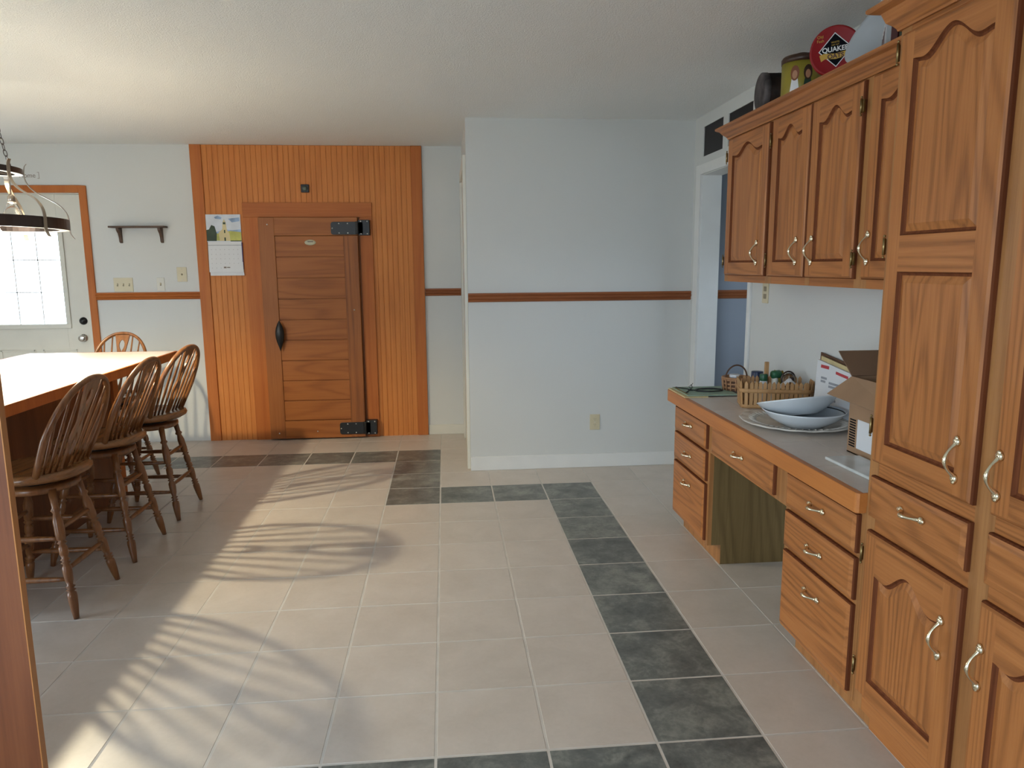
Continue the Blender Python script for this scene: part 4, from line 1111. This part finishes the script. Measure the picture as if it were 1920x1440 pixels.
# ------------------------------------------------------------------ pot-rack pendant over the island
PXc, PYc = -2.13, 1.88
t = thing('pendant_lamp', 'metal two ring pot rack lamp hanging on a chain over the island', 'lamp', (PXc, PYc, H))
def oval(a, b, z, n=64): return [(PXc+a*cos(2*PI*k/n), PYc+b*sin(2*PI*k/n), z) for k in range(n)]
def band(a, b, z0, z1, th=.004):
    mb = MB(); n_ = 72
    rings = [oval(a, b, z0, n_), oval(a, b, z1, n_), oval(a-th, b-th, z1, n_), oval(a-th, b-th, z0, n_)]
    vs = sum(rings, []); fs = []
    for r_ in range(4):
        r2 = (r_+1) % 4
        for k in range(n_): fs.append((r_*n_+k, r_*n_+(k+1) % n_, r2*n_+(k+1) % n_, r2*n_+k))
    mb.add(vs, fs, 0, False); return mb
LA, LB, LZ0, LZ1 = .290, .40, 1.652, 1.706
UA, UB, UZa, UZb = .115, .19, 1.922, 1.950
mb = band(LA, LB, LZ0, LZ1); mb.build('lower_ring', 'darkmetal', t)
mb = band(UA, UB, UZa, UZb); mb.build('upper_ring', 'darkmetal', t)
for nm, a, b, z, w_ in (('lower_glow_catcher', LA, LB, LZ0, .045), ('upper_glow_catcher', UA, UB, UZa, .035)):  # flat white flanges added to catch lamplight under the rings
    mb = MB(); n_ = 72; O_ = oval(a-.004, b-.004, z+.001, n_); I_ = oval(a-w_, b-w_, z+.001, n_); O2 = oval(a-.004, b-.004, z+.004, n_); I2 = oval(a-w_, b-w_, z+.004, n_)
    vs = O_+I_+I2+O2; mb.add(vs, [(r_*n_+k, r_*n_+(k+1) % n_, ((r_+1) % 4)*n_+(k+1) % n_, ((r_+1) % 4)*n_+k) for r_ in range(4) for k in range(n_)]); mb.build(nm, 'white', t)
for k in range(6):
    q = math.radians(-75+60*k); cq, sq = cos(q), sin(q); mb = MB(); P = []
    prof = [(1.10, UZb+.030, 0), (1.02, UZb+.012, 0), (1.0, UZa-.01, 0), (1.0, UZa-.05, .08), (1, 1.838, .28), (1, 1.812, .54), (1, 1.785, .78), (1, 1.750, .94), (1, 1.710, 1.0), (1, 1.650, 1.0), (1, 1.625, 1.05), (1, 1.612, 1.10)]
    for e, z, m_ in prof:
        a = (UA*e*(1-m_)+LA*m_)+.004; b = (UB*e*(1-m_)+LB*m_)+.004
        P.append((PXc+a*cq, PYc+b*sq, z))
    # smooth resample
    Q = []
    for i in range(len(P)-1):
        for s_ in range(4):
            u = s_/4; p0 = Vector(P[max(i-1, 0)]); p1 = Vector(P[i]); p2 = Vector(P[i+1]); p3 = Vector(P[min(i+2, len(P)-1)])
            Q.append(.5*((2*p1)+(-p0+p2)*u+(2*p0-5*p1+4*p2-p3)*u*u+(-p0+3*p1-3*p2+p3)*u**3))
    Q.append(Vector(P[-1]))
    tg = Vector((-LA*sq, LB*cq, 0)).normalized(); rd = Vector((tg.y, -tg.x, 0)); vs = []
    for i, p in enumerate(Q):
        d_ = (Q[min(i+1, len(Q)-1)]-Q[max(i-1, 0)]).normalized(); n_ = tg.cross(d_).normalized()
        for e, g_ in ((-1, -1), (1, -1), (1, 1), (-1, 1)): vs.append(p+tg*(.0105*e)+n_*(.0016*g_))
    k_ = len(Q); fs = [(i*4+a, i*4+(a+1) % 4, (i+1)*4+(a+1) % 4, (i+1)*4+a) for i in range(k_-1) for a in range(4)]+[(3, 2, 1, 0), (k_*4-4, k_*4-3, k_*4-2, k_*4-1)]
    mb.add(vs, fs); mb.build('strap', 'strap', t)
# chains from the canopy to the upper ring ends
for sy in (-1, 1):
    top = Vector((PXc, PYc+sy*.02, H-.03)); botp = Vector((PXc+.02, PYc+sy*UB*.72, UZb+.01)); n_ = 16; mb = MB()
    for k in range(n_):
        c_ = top+(botp-top)*((k+.5)/n_); d_ = (botp-top).normalized(); s_ = Vector((1, 0, 0)) if k % 2 else d_.cross(Vector((1, 0, 0))).normalized()
        hl = (botp-top).length/n_*.62
        mb.tube([c_+d_*hl*cos(2*PI*j/14)+s_*.008*sin(2*PI*j/14) for j in range(14)], .0018, 6, closed=True)
    mb.build('chain', 'darkmetal', t)
mb = MB(); mb.lathe([(0, 0), (.065, 0), (.062, -.012), (.03, -.028), (.008, -.034), (0, -.034)], (PXc, PYc, H), 32); mb.build('canopy', 'darkmetal', t)
mb = MB(); mb.tube([(PXc-UA, PYc, UZa+.012), (PXc+UA, PYc, UZa+.012)], .005, 8); mb.tube([(PXc, PYc-UB, UZa+.012), (PXc, PYc+UB, UZa+.012)], .005, 8); mb.build('cross_bar', 'darkmetal', t)
for dx, dy in ((.085, .0), (-.085, 0)):
    x, y = PXc+dx, PYc+dy; mb = MB(); mb.tube([(x, y, UZa+.012), (x, y, 1.80)], .004, 8); mb.lathe([(.006, 1.82), (.016, 1.808), (.018, 1.78), (.012, 1.775)], (x, y, 0), 18); mb.build('stem', 'strap', t)
    mb = MB(); mb.lathe([(.016, 1.79), (.020, 1.775), (.034, 1.745), (.046, 1.715), (.050, 1.690), (.0485, 1.690), (.0445, 1.714), (.032, 1.744), (.018, 1.774)], (x, y, 0), 30, cap=False); mb.build('glass_shade', 'clear', t)
m, nt, b = new_mat('lit_bulb'); b.inputs['Emission Color'].default_value = (1, .86, .66, 1); b.inputs['Emission Strength'].default_value = 30; M['bulb'] = m
mb = MB(); mb.tube([(PXc, PYc, UZa+.012), (PXc, PYc, 1.70)], .005, 8); mb.lathe([(.006, 1.72), (.02, 1.70), (.022, 1.668), (.014, 1.664)], (PXc, PYc, 0), 18); mb.build('socket', 'strap', t)
mb = MB(); mb.lathe([(.012, 1.664), (.016, 1.650), (.024, 1.638), (.026, 1.630), (.0, 1.630)], (PXc, PYc, 0), 24); mb.build('bulb', 'bulb', t)

# ------------------------------------------------------------------ lights
def light(name, kind, loc, energy, color=(1, 1, 1), **k):
    l = bpy.data.lights.new(name, kind); l.energy = energy; l.color = color
    for a, v in k.items(): setattr(l, a, v)
    o = bpy.data.objects.new(name, l); C.objects.link(o); o.location = loc; return o
o = light('lamp_light', 'SPOT', (PXc, PYc, 1.612), 125, (1., .87, .60), spot_size=math.radians(162), spot_blend=.35, shadow_soft_size=.024)
o = light('lamp_glow', 'POINT', (PXc, PYc, 1.612), 14, (1., .93, .74), shadow_soft_size=.12)
def portal(name, loc, rot, sx, sy):
    o = light(name, 'AREA', loc, 1, shape='RECTANGLE', size=sx, size_y=sy); o.rotation_euler = rot; o.data.cycles.is_portal = True
portal('window_portal', (-2.075, NY-.06, 1.425), (PI/2, 0, 0), 2.65, 1.65)
portal('window_portal', (LX-.06, .15, 1.0), (0, -PI/2, 0), 1.8, 1.3)
portal('window_portal', (3.45, 1.9, 1.35), (0, PI/2, 0), .3, 1.4)  # portal of the opening added to light the hall
w = bpy.data.worlds.new('World'); bpy.context.scene.world = w; w.use_nodes = True
bg = w.node_tree.nodes['Background']; bg.inputs[0].default_value = (.71, .86, 1.0, 1); bg.inputs[1].default_value = 11.2

# ------------------------------------------------------------------ camera (solved from the floor grid)
f_, p_, y_, r_, cx_, cy_, cz_ = 1366.18, -.1613, -.0900, -.0077, .05872, -1.99278, 1.45650
sy_, cy2 = sin(y_), cos(y_); cp, sp = cos(p_), sin(p_)
F = Vector((-sy_*cp, cy2*cp, sp)); Rr = Vector((cy2, sy_, 0)); Uu = Rr.cross(F)
cr, sr = cos(r_), sin(r_)
R2 = Rr*cr+Uu*sr; U2 = Uu*cr-Rr*sr
cam = bpy.data.cameras.new('Camera'); co = bpy.data.objects.new('Camera', cam); C.objects.link(co)
cam.sensor_width = 36; cam.lens = f_/1920*36; cam.clip_start = .02
mw = Matrix.Identity(4)
for i in range(3): mw[i][0] = R2[i]; mw[i][1] = U2[i]; mw[i][2] = -F[i]
mw[0][3], mw[1][3], mw[2][3] = cx_, cy_, cz_
co.matrix_world = mw
sc = bpy.context.scene; sc.camera = co
sc.view_settings.view_transform = 'Standard'; sc.view_settings.look = 'None'
sc.view_settings.exposure = 0; sc.view_settings.gamma = 1; sc.view_settings.use_curve_mapping = False
